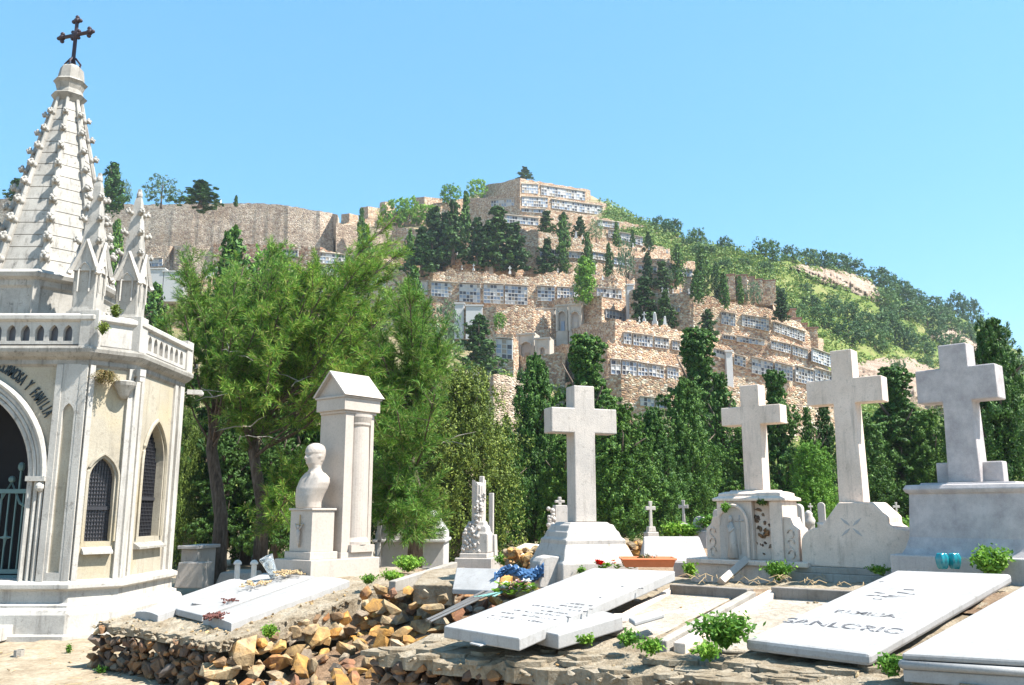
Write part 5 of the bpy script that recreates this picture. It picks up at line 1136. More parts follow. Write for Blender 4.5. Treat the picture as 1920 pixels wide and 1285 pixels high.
# cross 2: relief pedestal
Y2 = 9.3; c2 = P(1398, 1078, Y=Y2); s2 = Y2 / F
e = empty('stone_cross', tuple(c2), RG, 'cream stone cross on a crumbling pedestal with an arched praying figure relief', 'cross')
zt = P(1400, 919, Y=Y2).z - c2.z; zp = P(1400, 1050, Y=Y2).z - c2.z
m_ = MB(); cross_shape(m_, .215, 199 * s2, .68, 35 * s2, 126 * s2 * .98, .19, taper=.0); o = m_.build('cross', 'cream_stone', e, bevel=.008, loc=(.05, .30, zt))
q_ = MB(); q_.box(-.60, .66, -.06, .66, -.15, zp - .05); q_.box(-.63, .70, -.1, .70, zp - .05, zp); q_.build('plinth', 'cream_stone', e, bevel=.008)
ebody = e
XS_ = lambda o: (setattr(o, 'scale', (.80, .88, 1)), setattr(o, 'location', (.0, 0, 0)), o)[2]
bd = MB(); zb = zp + (zt - zp) * .84
bd.box(-.40, .10, .06, .56, zp, zb); bd.box(.34, .50, .06, .56, zp, zb); bd.box(.10, .34, .14, .56, zp, zb)
bd.loft([[(-.44 + a, .02 + a, z), (.54 - a, .02 + a, z), (.54 - a, .62 - a, z), (-.44 + a, .62 - a, z)] for a, z in ((.0, zb), (0, zb + .03), (.06, zb + .05), (.06, zb + .08), (.13, zb + .10), (.16, zt - .02), (.18, zt))]); XS_(bd.build('body', 'cream_stone', e, bevel=.008))
for sx, x0 in ((-1, -.40), (1, .50)):
    hh = (zb - zp); pol = [(x0, zp), (x0 + sx * .19, zp), (x0 + sx * .19, zp + hh * .52), (x0 + sx * .12, zp + hh * .60), (x0 + sx * .09, zp + hh * .72), (x0, zp + hh * .74)]
    if sx < 0: pol = pol[::-1]
    wg = XS_(MB().prism(pol, .10, .42).build('side_scroll', 'cream_stone', e, bevel=.006))
    v_ = MB()
    for j in range(3):
        z = zp + hh * (.12 + .17 * j); s_ = 1 if j % 2 else -1
        v_.tube([(x0 + sx * (.095 + s_ * .04 * math.cos(a)), .095, z + .045 * math.sin(a)) for a in [k * .7 for k in range(8)]], .011, 5)
    v_.build('vine_relief', 'cream_stone', wg, smooth=True)
st = MB(); ap = arch2(.40, zp + .36, 10, 0, zp + .0, -.14); st.prism(ap, .0, .06); stl = XS_(st.build('arched_tablet', 'old_marble', e, bevel=.006))
rm = MB(); rm.tube([(x, -.005, z) for x, z in ap[1:]], .018, 5); rm.build('tablet_rim', 'cream_stone', stl)
f_ = MB(); f_.ball((-.17, -.02, zp + .42), (.032, .03, .038), 0, None, 8, 6); f_.tube([(-.17, -.01, zp + .39), (-.16, -.015, zp + .31), (-.15, -.01, zp + .20), (-.155, -.01, zp + .02)], [.022, .055, .055, .08], 8); f_.tube([(-.20, -.03, zp + .35), (-.16, -.065, zp + .28), (-.10, -.055, zp + .33)], [.02, .018, .012], 6)
f_.tube([(-.05, -.005, zp + .05), (-.05, -.005, zp + .46)], .008, 5); f_.tube([(-.11, -.005, zp + .40), (.01, -.005, zp + .40)], .008, 5)
f_.build('figure_relief', 'old_marble', stl, smooth=True)
r_ = random.Random(17); q_ = MB()
for k in range(30): add_rock(q_, Vector((r_.uniform(.11, .33), .15 + r_.uniform(-.03, .02), r_.uniform(zp, zb - .02))), r_.uniform(.02, .06), r_)
tag(XS_(q_.build('exposed_core', 'shaded_brown_rock', e)), kind='stuff')
# cross 3
Y3 = 8.55; c3 = P(1612, 1066, Y=Y3); s3 = Y3 / F; e = empty('stone_cross', tuple(c3), RG, 'tall smooth tan stone cross on a curved shouldered base with an engraved X flower', 'cross')
z3 = P(1590, 942, Y=Y3).z - c3.z; m_ = MB(); cross_shape(m_, .215, 291 * s3, .755, 48 * s3, 187 * s3, .20, taper=.015); o = m_.build('cross', 'cream_stone', e, bevel=.008, loc=(-.08, .24, z3))
hw = .56; pol = [(-hw, 0), (hw, 0), (hw, .18)]
pol += [(hw - .20 + .20 * math.cos(a), .22 + .16 * math.sin(a)) for a in [k * .26 for k in range(1, 7)]]
pol += [(.30, .42), (.30, z3 * .78), (.16, z3), (-.16, z3), (-.33, z3 * .66), (-.40, .43)]
pol += [(-hw + .2 - .20 * math.cos(a), .22 + .16 * math.sin(a)) for a in [k * .26 for k in range(6, 0, -1)]] + [(-hw, .18)]
MB().prism(pol, 0, .46).build('base', 'cream_stone', e, bevel=.012)
q_ = MB(); q_.box(-.66, .70, -.08, .56, -.16, -.06); q_.box(-.63, .66, -.05, .52, -.06, 0); q_.build('plinth', 'kerb', e, bevel=.008)
xx = MB()
for a in (.72, -.72, math.pi - .72, math.pi + .72):
    M_ = Matrix.Translation((-.05, -.004, z3 * .62)) @ Matrix.Rotation(a, 4, 'Y'); xx.loft([[(.02, 0, -.002), (.02, .006, -.002), (.02, .006, .002), (.02, 0, .002)], [(.07, 0, -.013), (.07, .006, -.013), (.07, .006, .013), (.07, 0, .013)], [(.13, 0, -.002), (.13, .006, -.002), (.13, .006, .002), (.13, 0, .002)]], 0, M_)
xx.build('engraved_flower', 'engraved', e)
# cross 4
Y4 = 7.75; c4 = P(1822, 1067, Y=Y4); s4 = Y4 / F; e = empty('stone_cross', tuple(c4), RG - R(6), 'massive grey granite cross on a large block pedestal at the right', 'cross')
zc_ = P(1800, 904, Y=Y4).z - c4.z; m_ = MB(); cross_shape(m_, .25, 268 * s4, .70, 66 * s4, 156 * s4, .235, taper=.015); m_.box(-.27, .30, -.02, .12, 0, .19); o = m_.build('cross', 'granite', e, bevel=.012, loc=(-.06, .34, zc_))
q_ = MB(); q_.loft([[(-x_, -y_ + .36, z), (x_, -y_ + .36, z), (x_, y_ + .36, z), (-x_, y_ + .36, z)] for x_, y_, z in ((.56, .46, .10), (.53, .42, .16), (.50, .38, .26), (.48, .36, zc_ - .10), (.50, .38, zc_ - .09), (.52, .40, zc_ - .06), (.50, .38, zc_ - .02), (.40, .28, zc_ - .015), (.40, .28, zc_))]); q_.build('pedestal', 'granite', e, bevel=.01)
MB().box(-.62, .72, -.20, .95, -.2, .11).build('plinth', 'grey_stone', e, bevel=.012)
# ---------------------------------------------------------------- smaller monuments behind
def latin(name, label, px, yb, yt, Y, mat='old_marble', rz=0, wide=.5, base=.3, group=None, cat='cross'):
    a = P(px, yb, Y=Y); h = P(px, yt, Y=Y).z - a.z; e = empty(name, a, rz, label, cat, group); b_ = h * base
    q_ = MB(); q_.box(-h * .17, h * .17, -h * .14, h * .14, -.2, b_ * .5); q_.box(-h * .12, h * .12, -h * .1, h * .1, b_ * .5, b_, t=.01); q_.build('base', mat, e, bevel=.01)
    w_ = h * .045; q_ = MB(); zc = b_ + (h - b_) * .72; ar = h * wide * .3
    q_.prism([(-w_, b_), (w_, b_), (w_ * .8, zc - w_), (ar, zc - w_ * 1.3), (ar, zc + w_ * 1.3), (w_ * .8, zc + w_), (w_ * 1.2, h), (-w_ * 1.2, h), (-w_ * .8, zc + w_), (-ar, zc + w_ * 1.3), (-ar, zc - w_ * 1.3), (-w_ * .8, zc - w_)], -w_ * .8, w_ * .8); q_.build('cross', mat, e, bevel=.006); return e
latin('small_cross', 'slim white cross with pale base standing left of the grey headstone block', 1221, 1008, 940, 14, rz=.3)
latin('small_cross', 'white cross with a flowered stone heap at its foot', 1283, 1000, 938, 15, rz=-.3)
latin('small_cross', 'tiny cross between the relief pedestal and the curved base', 1521, 975, 944, 15)
latin('small_cross', 'tiny white cross left of the granite pedestal', 1683, 985, 942, 15)
def tablet(label, px, w, yb, yt, Y, rz, mat, name='headstone', round_=True, th=.12, lean=0):
    a = P(px, yb, Y=Y); h = P(px, yt, Y=Y).z - a.z; w = w / F * Y; e = empty(name, a, rz, label, 'headstone')
    pol = arch2(w, max(.02, h - w / 2), 10, 0, -.15) if round_ else [(-w / 2, -.15), (w / 2, -.15), (w / 2, h), (-w / 2, h)]
    MB().prism(pol, 0, th).build('stone', mat, e, bevel=.01); MB().box(-w * .62, w * .62, -.06, th + .08, -.2, .06).build('foot', mat, e, bevel=.01); return e
tablet('round topped grey headstone behind the leaning block', 1312, 24, 1003, 968, 13.5, -.5, 'grey_stone')
tablet('pale round headstone right of the relief pedestal', 1497, 18, 1005, 945, 12, -.6, 'old_marble')
tablet('narrow white headstone behind the curved base', 1542, 13, 990, 942, 13, -.4, 'old_marble')
tablet('grey carved stone leaning just left of the relief pedestal', 1345, 14, 1000, 955, 12.5, -.4, 'old_marble')
# leaning prism block
a = P(1268, 1049, Y=10.3); q_ = MB(); k = 10.3 / F; hh = P(1268, 1008, Y=10.3).z - a.z
q_.loft([[(-60 * k, 0, -.03), (60 * k, 0, -.03), (66 * k, .5, -.03), (-54 * k, .5, -.03)], [(-54 * k, .16, hh), (50 * k, .16, hh), (57 * k, .36, hh), (-48 * k, .36, hh)]]); tag(q_.build('sloped_headstone', 'grey_stone', bevel=.012, loc=tuple(a), rz=R(2)), 'wide grey sloping headstone block behind the orange planter', 'headstone')
bar('plinth_block', 'dark shaded kerb left of the relief cross plinth', (1262, 1054), (1330, 1056), .3, .25, 'grey_stone', 'kerb', za=1.05, zb=1.05)
# broken fluted column monument
Yb = 12.6; a = P(895, 1060, Y=Yb); k = Yb / F; e = empty('broken_column', a, R(-12), 'pale monument of a broken fluted column wrapped in carved flowers', 'monument')
q_ = MB(); q_.box(-34 * k, 34 * k, -.25, .3, -.2, 14 * k); q_.box(-27 * k, 24 * k, -.2, .22, 14 * k, 22 * k); q_.build('base', 'old_marble', e, bevel=.01)
q_ = MB(); q_.loft([[(-x_ * k, -y_ * k, z * k), (x_ * k, -y_ * k, z * k), (x_ * k, y_ * k, z * k), (-x_ * k, y_ * k, z * k)] for x_, y_, z in ((24, 20, 22), (24, 20, 56), (21, 18, 60), (20, 17, 68), (16, 15, 72), (15, 14, 78))]); q_.build('pedestal', 'old_marble', e, bevel=.015)
q_ = MB(); rings = []
for j, z in enumerate((76, 80, 120, 148)):
    rings.append([((13 - .9 * (i % 2)) * k * math.cos(i * math.pi / 16) + 2 * k, (13 - .9 * (i % 2)) * k * math.sin(i * math.pi / 16), (z + (6 * math.sin(i * .4) if j == 3 else 0)) * k) for i in range(32)])
q_.loft(rings); q_.build('fluted_column', 'old_marble', e); q_ = MB(); q_.box(3 * k, 11 * k, -.02, .06, 120 * k, 160 * k); q_.build('column_stump', 'old_marble', e, bevel=.008)
r_ = random.Random(31); q_ = MB()
for j in range(60): q_.ball((r_.uniform(-24, 8) * k, -20 * k, r_.uniform(24, 66) * k), r_.uniform(1.5, 4) * k, 0, None, 6, 5)
for j in range(70):
    t = r_.random(); an = -2.6 + t * 2.2; zz = (40 + t * 90 + r_.uniform(-12, 12)) * k; q_.ball(((16 - 4 * t) * k * math.cos(an) + r_.uniform(-5, 5) * k, (19 - 5 * t) * k * math.sin(an), zz), r_.uniform(1.5, 4) * k, 0, None, 6, 5)
q_.build('carved_flowers', 'old_marble', e, smooth=True)
a = P(921, 1050, Y=13.2); k = 13.2 / F; e = empty('obelisk', a, R(-12), 'thin white obelisk directly right of the broken column', 'obelisk')
MB().box(-11 * k, 11 * k, -.1, .1, -.2, 45 * k, t=.02).build('base', 'old_marble', e, bevel=.008); q_ = MB(); q_.box(-4 * k, 4 * k, -.035, .035, 45 * k, 120 * k); q_.build('shaft', 'old_marble', e, bevel=.006)
a = P(1050, 1010, Y=13); k = 13 / F; e = empty('carved_monument', a, R(10), 'small ornate white monument with flowers half hidden behind the stepped pedestal', 'monument')
q_ = MB(); q_.box(-18 * k, 18 * k, -.15, .15, -.3, 14 * k); q_.box(-13 * k, 14 * k, -.12, .12, 14 * k, 60 * k, t=.02); q_.box(-3 * k, 3 * k, -.03, .03, 60 * k, 75 * k); q_.box(-9 * k, 9 * k, -.03, .03, 64 * k, 69 * k); q_.build('stone', 'old_marble', e, bevel=.01)
q_ = MB()
for j in range(30): q_.ball(((-18 + r_.uniform(-6, 4)) * k, -.1, r_.uniform(5, 60) * k), r_.uniform(2, 5) * k, 0, None, 6, 5)
q_.build('carved_flowers', 'old_marble', e, smooth=True)
a = P(1518, 1003, Y=13.5); k = 13.5 / F; q_ = MB().lathe([(7 * k, -.1), (7 * k, .04), (3 * k, .08), (10 * k, 18 * k), (12 * k, 26 * k), (6 * k, 34 * k), (8 * k, 38 * k), (2 * k, 44 * k)], 14); tag(q_.build('stone_urn', 'old_marble', smooth=True, loc=tuple(a)), 'pale stone urn between the relief cross and the curved base', 'urn')
# rubble bank behind the stepped cross
r_ = random.Random(41); q_ = MB()
for px0, px1, yt, yb, Y, n in ((1165, 1225, 1015, 1045, 12.5, 60), (950, 1020, 1030, 1075, 11.2, 90)):
    for j in range(n): p = P(r_.uniform(px0, px1), r_.uniform(yt, yb), Y=Y + r_.uniform(-.2, .2)); add_rock(q_, p, r_.uniform(.05, .10), r_)
tag(q_.build('rubble_bank', 'wall_rock'), 'little bank of orange rubble behind and beside the stepped pedestal', kind='stuff')
# mausoleum in the shade and lower graves on the left
a = P(768, 1062, Y=19); k = 19 / F; e = empty('grey_mausoleum', a, 0, 'low grey mausoleum in deep shade behind the memorial', 'mausoleum')
q_ = MB(); q_.box(-64 * k, 62 * k, 0, 1.5, -.6, 60 * k); q_.box(-68 * k, 66 * k, -.1, 1.6, 42 * k, 48 * k); q_.box(-60 * k, -52 * k, -.1, 0, -.5, 100 * k); q_.box(-64 * k, 62 * k, 0, 1.5, 60 * k, 100 * k, t=.3); q_.build('walls', 'shade_plaster', e, bevel=.02)
a = P(370, 1100, Y=18.0); k = 18 / F; e = empty('white_tomb', a, R(-8), 'white box tomb with a flat cap just right of the chapel', 'tomb')
q_ = MB(); q_.box(-36 * k, -4 * k, 0, .8, 0, 66 * k); q_.build('body', 'old_marble', e, bevel=.02); MB().box(-40 * k, 0, -.08, .9, 66 * k, 72 * k).build('cap', 'grey_stone', e, bevel=.01); MB().box(-26 * k, 28 * k, -.4, .1, 0, 44 * k, t=.04).build('front_block', 'old_marble', e, bevel=.02)
for i, (x_, l) in enumerate(((444, 'left round headed white bollard beyond the left tomb'), (475, 'right round headed white bollard beyond the left tomb'))):
    a = P(x_, 1086, Y=17.5); k = 17.5 / F; q_ = MB().lathe([(5 * k, -.3), (5 * k, 24 * k), (4 * k, 25 * k), (7.5 * k, 26 * k), (7.5 * k, 29 * k), (4 * k, 33 * k), (.01, 34 * k)], 12); tag(q_.build('bollard', 'white_paint', smooth=False, loc=tuple(a)), l, 'bollard', 'white bollards beyond the left tomb')
a = P(440, 1098, Y=17.9); k = 17.9 / F; q_ = MB().box(-40 * k, 36 * k, 0, 1.2, -.1, 22 * k, t=.1); tag(q_.build('low_grave', 'old_marble', bevel=.03, loc=tuple(a)), 'low white grave behind the row of bollards', 'grave')
r_ = random.Random(51)
for i, (px, yb, yt, w, Y, m__) in enumerate(((345, 1010, 985, 18, 26, 'niche_tan'), (440, 1050, 1015, 14, 28, 'niche_tan'), (462, 1050, 1000, 26, 30, 'shade_plaster'), (516, 1050, 1006, 12, 27, 'niche_tan'), (860, 1010, 975, 40, 30, 'niche_tan'), (1150, 1002, 975, 22, 28, 'niche_tan'))):
    a = P(px, yb, Y=Y); h = P(px, yt, Y=Y).z - a.z; w2 = w / F * Y / 2; q_ = MB(); q_.box(-w2, w2, 0, .6, -1, h); q_.box(-w2 - .05, w2 + .05, -.05, .65, h, h + .08); q_.prism([(-w2, h + .08), (w2, h + .08), (0, h + w2)], 0, .5)
    tag(q_.build('far_tomb', m__, bevel=.02, loc=tuple(a)), ['tan gabled tomb glimpsed beside the chapel edge', 'tan gabled tomb behind the left bollard', 'dark wide tomb behind the bollards', 'orange tan tomb left of the memorial base', 'tan tomb under the big olive green tree', 'tan tomb glimpsed right of the stepped cross'][i], 'tomb')
# ---------------------------------------------------------------- little things
a = P(1214, 1062, Y=8.75); k = 8.75 / F; e = empty('planter', a, R(-3), 'rectangular orange plastic planter lying behind the inscribed slab', 'planter')
q_ = MB(); L_, W_, h_ = 48 * k, .17, .075
q_.loft([[(-L_ + .03, -W_ + .02, 0), (L_ - .03, -W_ + .02, 0), (L_ - .03, W_ - .02, 0), (-L_ + .03, W_ - .02, 0)], [(-L_, -W_, h_), (L_, -W_, h_), (L_, W_, h_), (-L_, W_, h_)], [(-L_ + .02, -W_ + .02, h_), (L_ - .02, -W_ + .02, h_), (L_ - .02, W_ - .02, h_), (-L_ + .02, W_ - .02, h_)], [(-L_ + .04, -W_ + .035, .02), (L_ - .04, -W_ + .035, .02), (L_ - .04, W_ - .035, .02), (-L_ + .04, W_ - .035, .02)]]); q_.build('box', 'planter', e); q_ = MB()
for s_ in (-1, 1): q_.tube([(-L_, s_ * W_, h_), (L_, s_ * W_, h_)], .011, 5); q_.tube([(s_ * L_, -W_, h_), (s_ * L_, W_, h_)], .011, 5)
q_.build('rim', 'planter', e)
MB().box(-L_ + .05, L_ - .05, -W_ + .05, W_ - .05, .02, .05).build('soil_fill', 'soil', e)
def petals(mb_, c, r, n, r_, mi=0):
    for j in range(n):
        a = j * 2.4; t = Vector((math.cos(a), math.sin(a), r_.uniform(.1, .9))).normalized(); s_ = t.cross(Vector((0, 0, 1))).normalized() * r * .4; c = Vector(c)
        mb_.add([c, c + t * r * .6 + s_, c + t * r, c + t * r * .6 - s_], [(0, 1, 2, 3)], mi)
r_ = random.Random(61); q_ = MB(); c_ = P(1123, 1062, Y=8.7)
for j in range(5): petals(q_, c_ + Vector((r_.uniform(-.06, .1), r_.uniform(-.03, .03), r_.uniform(0, .04))), .045, 16, r_)
for j in range(4): petals(q_, c_ + Vector((.16 + r_.uniform(-.05, .12), 0, r_.uniform(0, .05))), .03, 10, r_, 1)
for j in range(30): petals(q_, c_ + Vector((r_.uniform(-.05, .35), r_.uniform(-.04, .04), r_.uniform(-.03, .03))), .05, 3, r_, 2)
tag(q_.build('red_flowers', ['red_petal', 'planter', 'weed'], loc=(0, 0, 0)), 'red flowers lying at the far end of the inscribed slab', 'flowers')
c_ = P(968, 1112, z=.93); q_ = MB()
for j in range(9): petals(q_, c_ + Vector((r_.uniform(-.18, .16), r_.uniform(-.05, .05), r_.uniform(.0, .1))), .05, 18, r_, j % 2)
for j in range(50): petals(q_, c_ + Vector((r_.uniform(-.2, .2), r_.uniform(-.06, .06), r_.uniform(-.02, .08))), .06, 3, r_, 2)
for j in range(8): q_.tube([c_ + Vector((-.1, 0, .02)), c_ + Vector((-.2 - r_.uniform(0, .2), -.12 + r_.uniform(-.05, .05), -.02))], .004, 4, 3)
tag(q_.build('bouquet', ['white_petal', 'pink_petal', 'weed', 'twine']), 'bouquet of white and pink flowers lying below the blue wrapping', 'flowers')
q_ = MB(); c_ = P(975, 1088, z=1.0); rg_ = []
for j in range(26):
    t = j / 25; rg_.append([(c_ + Vector((-.26 + .5 * t, .05 * math.sin(t * 9), .02 + .05 * math.sin(t * 6) + .10 * t)) + Vector((0, math.cos(a), math.sin(a))) * (.03 + .035 * t + .014 * math.sin(a * 5 + j * 1.7) + .010 * math.sin(a * 9 - j * 2.3))) for a in [i * math.pi / 10 for i in range(20)]])
q_.loft(rg_); tag(q_.build('blue_wrapping', 'blue_plastic'), 'crumpled blue plastic wrapping beside the rounded footstone', 'wrapping')
for i, (px, l) in enumerate(((1768, 'left teal glass flower holder on the granite plinth'), (1791, 'right teal glass flower holder on the granite plinth'))):
    a = P(px, 1067, Y=7.45); k = 7.45 / F; q_ = MB(); rings = []
    for z, r in ((0, 7), (3, 9), (12, 11), (20, 11.5), (26, 9), (28, 8)): rings.append([(r * k * (1 + .1 * math.cos(6 * t)) * math.cos(t), r * k * (1 + .1 * math.cos(6 * t)) * math.sin(t), z * k) for t in [j * math.pi / 18 for j in range(36)]])
    q_.loft(rings); tag(q_.build('flower_holder', 'teal_glass', smooth=True, loc=tuple(a)), l, 'vase', 'teal glass flower holders')
a = P(35, 1232, z=0); q_ = MB().lathe([(.055, -.05), (.06, .08), (.052, .08), (.05, .02)], 8); tag(q_.build('pipe_stub', 'kerb', loc=tuple(a)), 'short rusty pipe stub in the ground before the chapel door', 'pipe')
for i, (px, py) in enumerate(((132, 1243), (182, 1272))):
    loose(P(px, py, z=0) + Vector((0, 0, .01)), .03, 'pale', 'lying on the bare ground before the chapel', 'pale stones before the chapel')
# weeds
def weed(px, py, Y, w, h, label, seed, n=24, leaf_=.018, mat='weed', z=None, name='weed', hang=0):
    rg = np.random.default_rng(seed); c_ = P(px, py, Y=Y) if Y else P(px, py, z=z); q_ = MB(); C = []; 
    for j in range(n):
        a = rg.uniform(0, 6.28); l = rg.uniform(.35, 1); e_ = Vector((math.cos(a) * w * l * rg.uniform(.4, 1), math.sin(a) * w * l * .6, h * (1.1 - l * .6) * (1 - 2 * hang)))
        q_.tube([(0, 0, -.01), e_ * .5 + Vector((0, 0, h * .12)), e_], [.003, .0025, .001], 4)
        m_ = 16
        for t in np.linspace(.25, 1, m_): C.append(np.array(e_ * float(t)) + rg.normal(size=3) * leaf_ * .9 + np.array([0, 0, h * .2 * (t - t * t)]))
    e = empty(name, tuple(c_), 0, label, 'plant'); q_.build('stems', mat, e); C = np.array(C); N = unit(rg.normal(size=C.shape) + np.array([.3, -.3, .8]))
    np_mesh('leaves', leaf_quads(C, N, leaf_, rg, .55), 4, mat, e); return e
weed(1362, 1215, None, .30, .24, 'big leafy weed growing at the left corner of the surname slab', 1, 80, .020, 'weed', z=.82)
weed(1330, 1235, None, .14, .10, 'low weed creeping over the ledge below the big leafy weed', 2, 24, .018, 'weed', z=.78)
weed(1865, 1085, 7.3, .26, .28, 'leafy bush at the right corner of the surname slab before the granite plinth', 3, 90, .020)
weed(1460, 1088, 8.8, .22, .20, 'green weed between the relief cross plinth and the curved base', 4, 46, .020)
weed(1295, 1082, 9.0, .10, .16, 'small weed right of the orange planter', 5, 26, .018)
weed(1650, 1076, 8.2, .16, .07, 'tuft of grass at the corner of the curved base', 6, 26, .014)
weed(1180, 1208, None, .10, .08, 'small weed in front of the empty grave', 7, 22, .016, 'weed', z=.80)
weed(1225, 1222, None, .13, .07, 'spreading weed on the ledge in front of the empty grave', 8, 30, .016, 'weed', z=.80)
weed(1100, 1205, None, .08, .05, 'tiny weed under the broken slab piece', 9, 16, .014, 'weed', z=.80)
weed(1672, 1262, None, .10, .10, 'weed at the corner of the moulded slab', 10, 30, .016, 'weed', z=.80)
weed(505, 1196, None, .11, .13, 'weed sprouting from the left rubble wall', 11, 40, .015, 'weed', z=.52)
weed(690, 1094, None, .14, .09, 'bright grass tuft right of the memorial base', 12, 40, .015, 'weed', z=.88)
weed(735, 1090, None, .20, .12, 'spreading bright weeds behind the rubble heap', 13, 60, .016, 'weed', z=.90)
weed(765, 1072, 11.8, .34, .22, 'green weeds along the stone rail', 14, 90, .020)
weed(945, 1060, 11.6, .2, .16, 'bright weeds between the broken column and the old slab', 15, 46, .018)
weed(1070, 1088, 9.0, .05, .14, 'thin flowering plant by the rounded footstone', 16, 16, .014, 'dry_leaf')
weed(1090, 1080, 8.9, .05, .10, 'second thin flowering plant near the red flowers', 17, 14, .014)
weed(1505, 1045, 10.5, .30, .28, 'bright green weeds behind the relief cross', 18, 80, .022)
weed(1700, 1030, 9.6, .22, .38, 'bright green weeds between the curved base and granite pedestal', 19, 60, .022)
weed(1360, 960, 9.35, .06, .10, 'small fern growing from the broken pedestal top', 20, 26, .014, 'weed')
weed(1430, 940, 9.2, .08, .10, 'green tuft growing on the broken upper corner of the relief pedestal', 21, 40, .014, 'olive_leaf', hang=.6)
weed(128, 1226, None, .05, .12, 'small green sprout in the sandy ground before the chapel', 22, 12, .012, 'weed', z=0)
weed(190, 1262, None, .09, .07, 'flat green sprout beside the left rubble wall', 23, 18, .012, 'weed', z=0)
weed(200, 695, 12.3, .30, .42, 'dried brown weed hanging from the chapel cornice', 24, 90, .014, 'dry_leaf', hang=.75, name='dried_weed')
weed(192, 628, 12.1, .14, .2, 'yellow green plant growing behind the chapel parapet', 25, 40, .014, 'olive_leaf')
weed(215, 600, 12.4, .12, .26, 'wispy green plant between the two pinnacles', 26, 40, .016, 'olive_leaf')
weed(1210, 1058, 8.8, .16, .10, 'withered plants in the orange planter', 27, 24, .014, 'dry_leaf')
weed(968, 1080, 9.6, .12, .16, 'orange brown dried plant behind the blue wrapping', 28, 34, .016, 'dry_leaf', name='dried_plant')
for i, (px, py) in enumerate(((1290, 1000), (1330, 985), (1265, 1000), (1560, 1000), (1640, 985))):
    weed(px, py + 8, 13.5, .26, .22, ['yellow green weeds at the foot of the flowered cross', 'green weeds behind the grey round headstone', 'weeds between the two slim crosses', 'green weeds behind the curved base', 'pale weeds far behind the curved base'][i], 40 + i, 50, .03)
# dry twigs
r_ = random.Random(71); q_ = MB()
for j in range(40):
    p = P(r_.uniform(1290, 1640), r_.uniform(1078, 1098), z=1.05); a = r_.uniform(0, 6.28); l = r_.uniform(.05, .2); q_.tube([p, p + Vector((math.cos(a) * l * .5, math.sin(a) * l * .5, .03)), p + Vector((math.cos(a) * l, math.sin(a) * l, .0))], .003, 4)
for j in range(60):
    p = Vector((r_.uniform(-6, -3), r_.uniform(8.3, 11.5), .012)); a = r_.uniform(0, 6.28); l = r_.uniform(.05, .2); q_.tube([p, p + Vector((math.cos(a) * l, math.sin(a) * l, .01))], .003, 4)
tag(q_.build('dry_twigs', 'dry_stem'), 'scattered dry twigs and straw', kind='stuff')
# ---------------------------------------------------------------- near trees
def near_proto(fn, n, per, size, mat, seed, **kw):
    c = crown('crown', fn(seed, n=n, **kw), per, size, mat, seed, asp=.42, up=.6, sub=20, srad=.19); a = np.zeros(len(c.data.vertices) * 3, dtype=np.float32); c.data.vertices.foreach_get('co', a); a = a.reshape(-1, 3)
    t = trunk('trunk', .8, .028, None, seed, 10, .22); r = (c.data, t.data, 2 * float(np.percentile(np.abs(a[:, 0]), 98.5)), float(np.percentile(a[:, 2], 99.8))); bpy.data.objects.remove(c); bpy.data.objects.remove(t); return r
NP = {'cyp': [near_proto(cypress_clumps, 95, 800, .0092, 'cypress_leaf', s_, w=.26, ragged=.9) for s_ in (31, 32)],
      'dark': [near_proto(layered_clumps, 105, 800, .0092, 'cypress_leaf', s_, w=.34, top=.3) for s_ in (33, 34)],
      'olive': [near_proto(cypress_clumps, 100, 800, .0092, 'olive_leaf', s_, w=.36, ragged=.7, power=.75, tip=.06) for s_ in (35,)],
      'fat': [near_proto(cypress_clumps, 90, 380, .0125, 'bright_leaf', s_, w=.30, ragged=.3, power=.7, tip=.06) for s_ in (36,)],
      'slim': [near_proto(cypress_clumps, 60, 420, .0092, 'cypress_leaf', 37, w=.13)],
      'shade': [near_proto(layered_clumps, 80, 380, .0125, 'dark_leaf', 38, w=.38, top=.4)]}  # pine crowns' shade on these trees is put into the leaf colour
def near_tree(kind, px, yt, yb, wpx, Y, label, name='cypress', cat='cypress'):
    base = P(px, yb, Y=Y); cm_, tm_, nw, nh = NP[kind][rnd.randrange(len(NP[kind]))]; h = (P(px, yt, Y=Y).z - base.z) / nh; w = wpx * .9 / F * Y / nw
    e = empty(name, base, rnd.uniform(0, 6.28), label, cat, 'cypresses behind the tombs' if name == 'cypress' else None)
    for nm, me in (('crown', cm_), ('trunk', tm_)):
        o = bpy.data.objects.new(nm, me); COL.objects.link(o); o.parent = e; o.scale = (w, w, h)
    return e
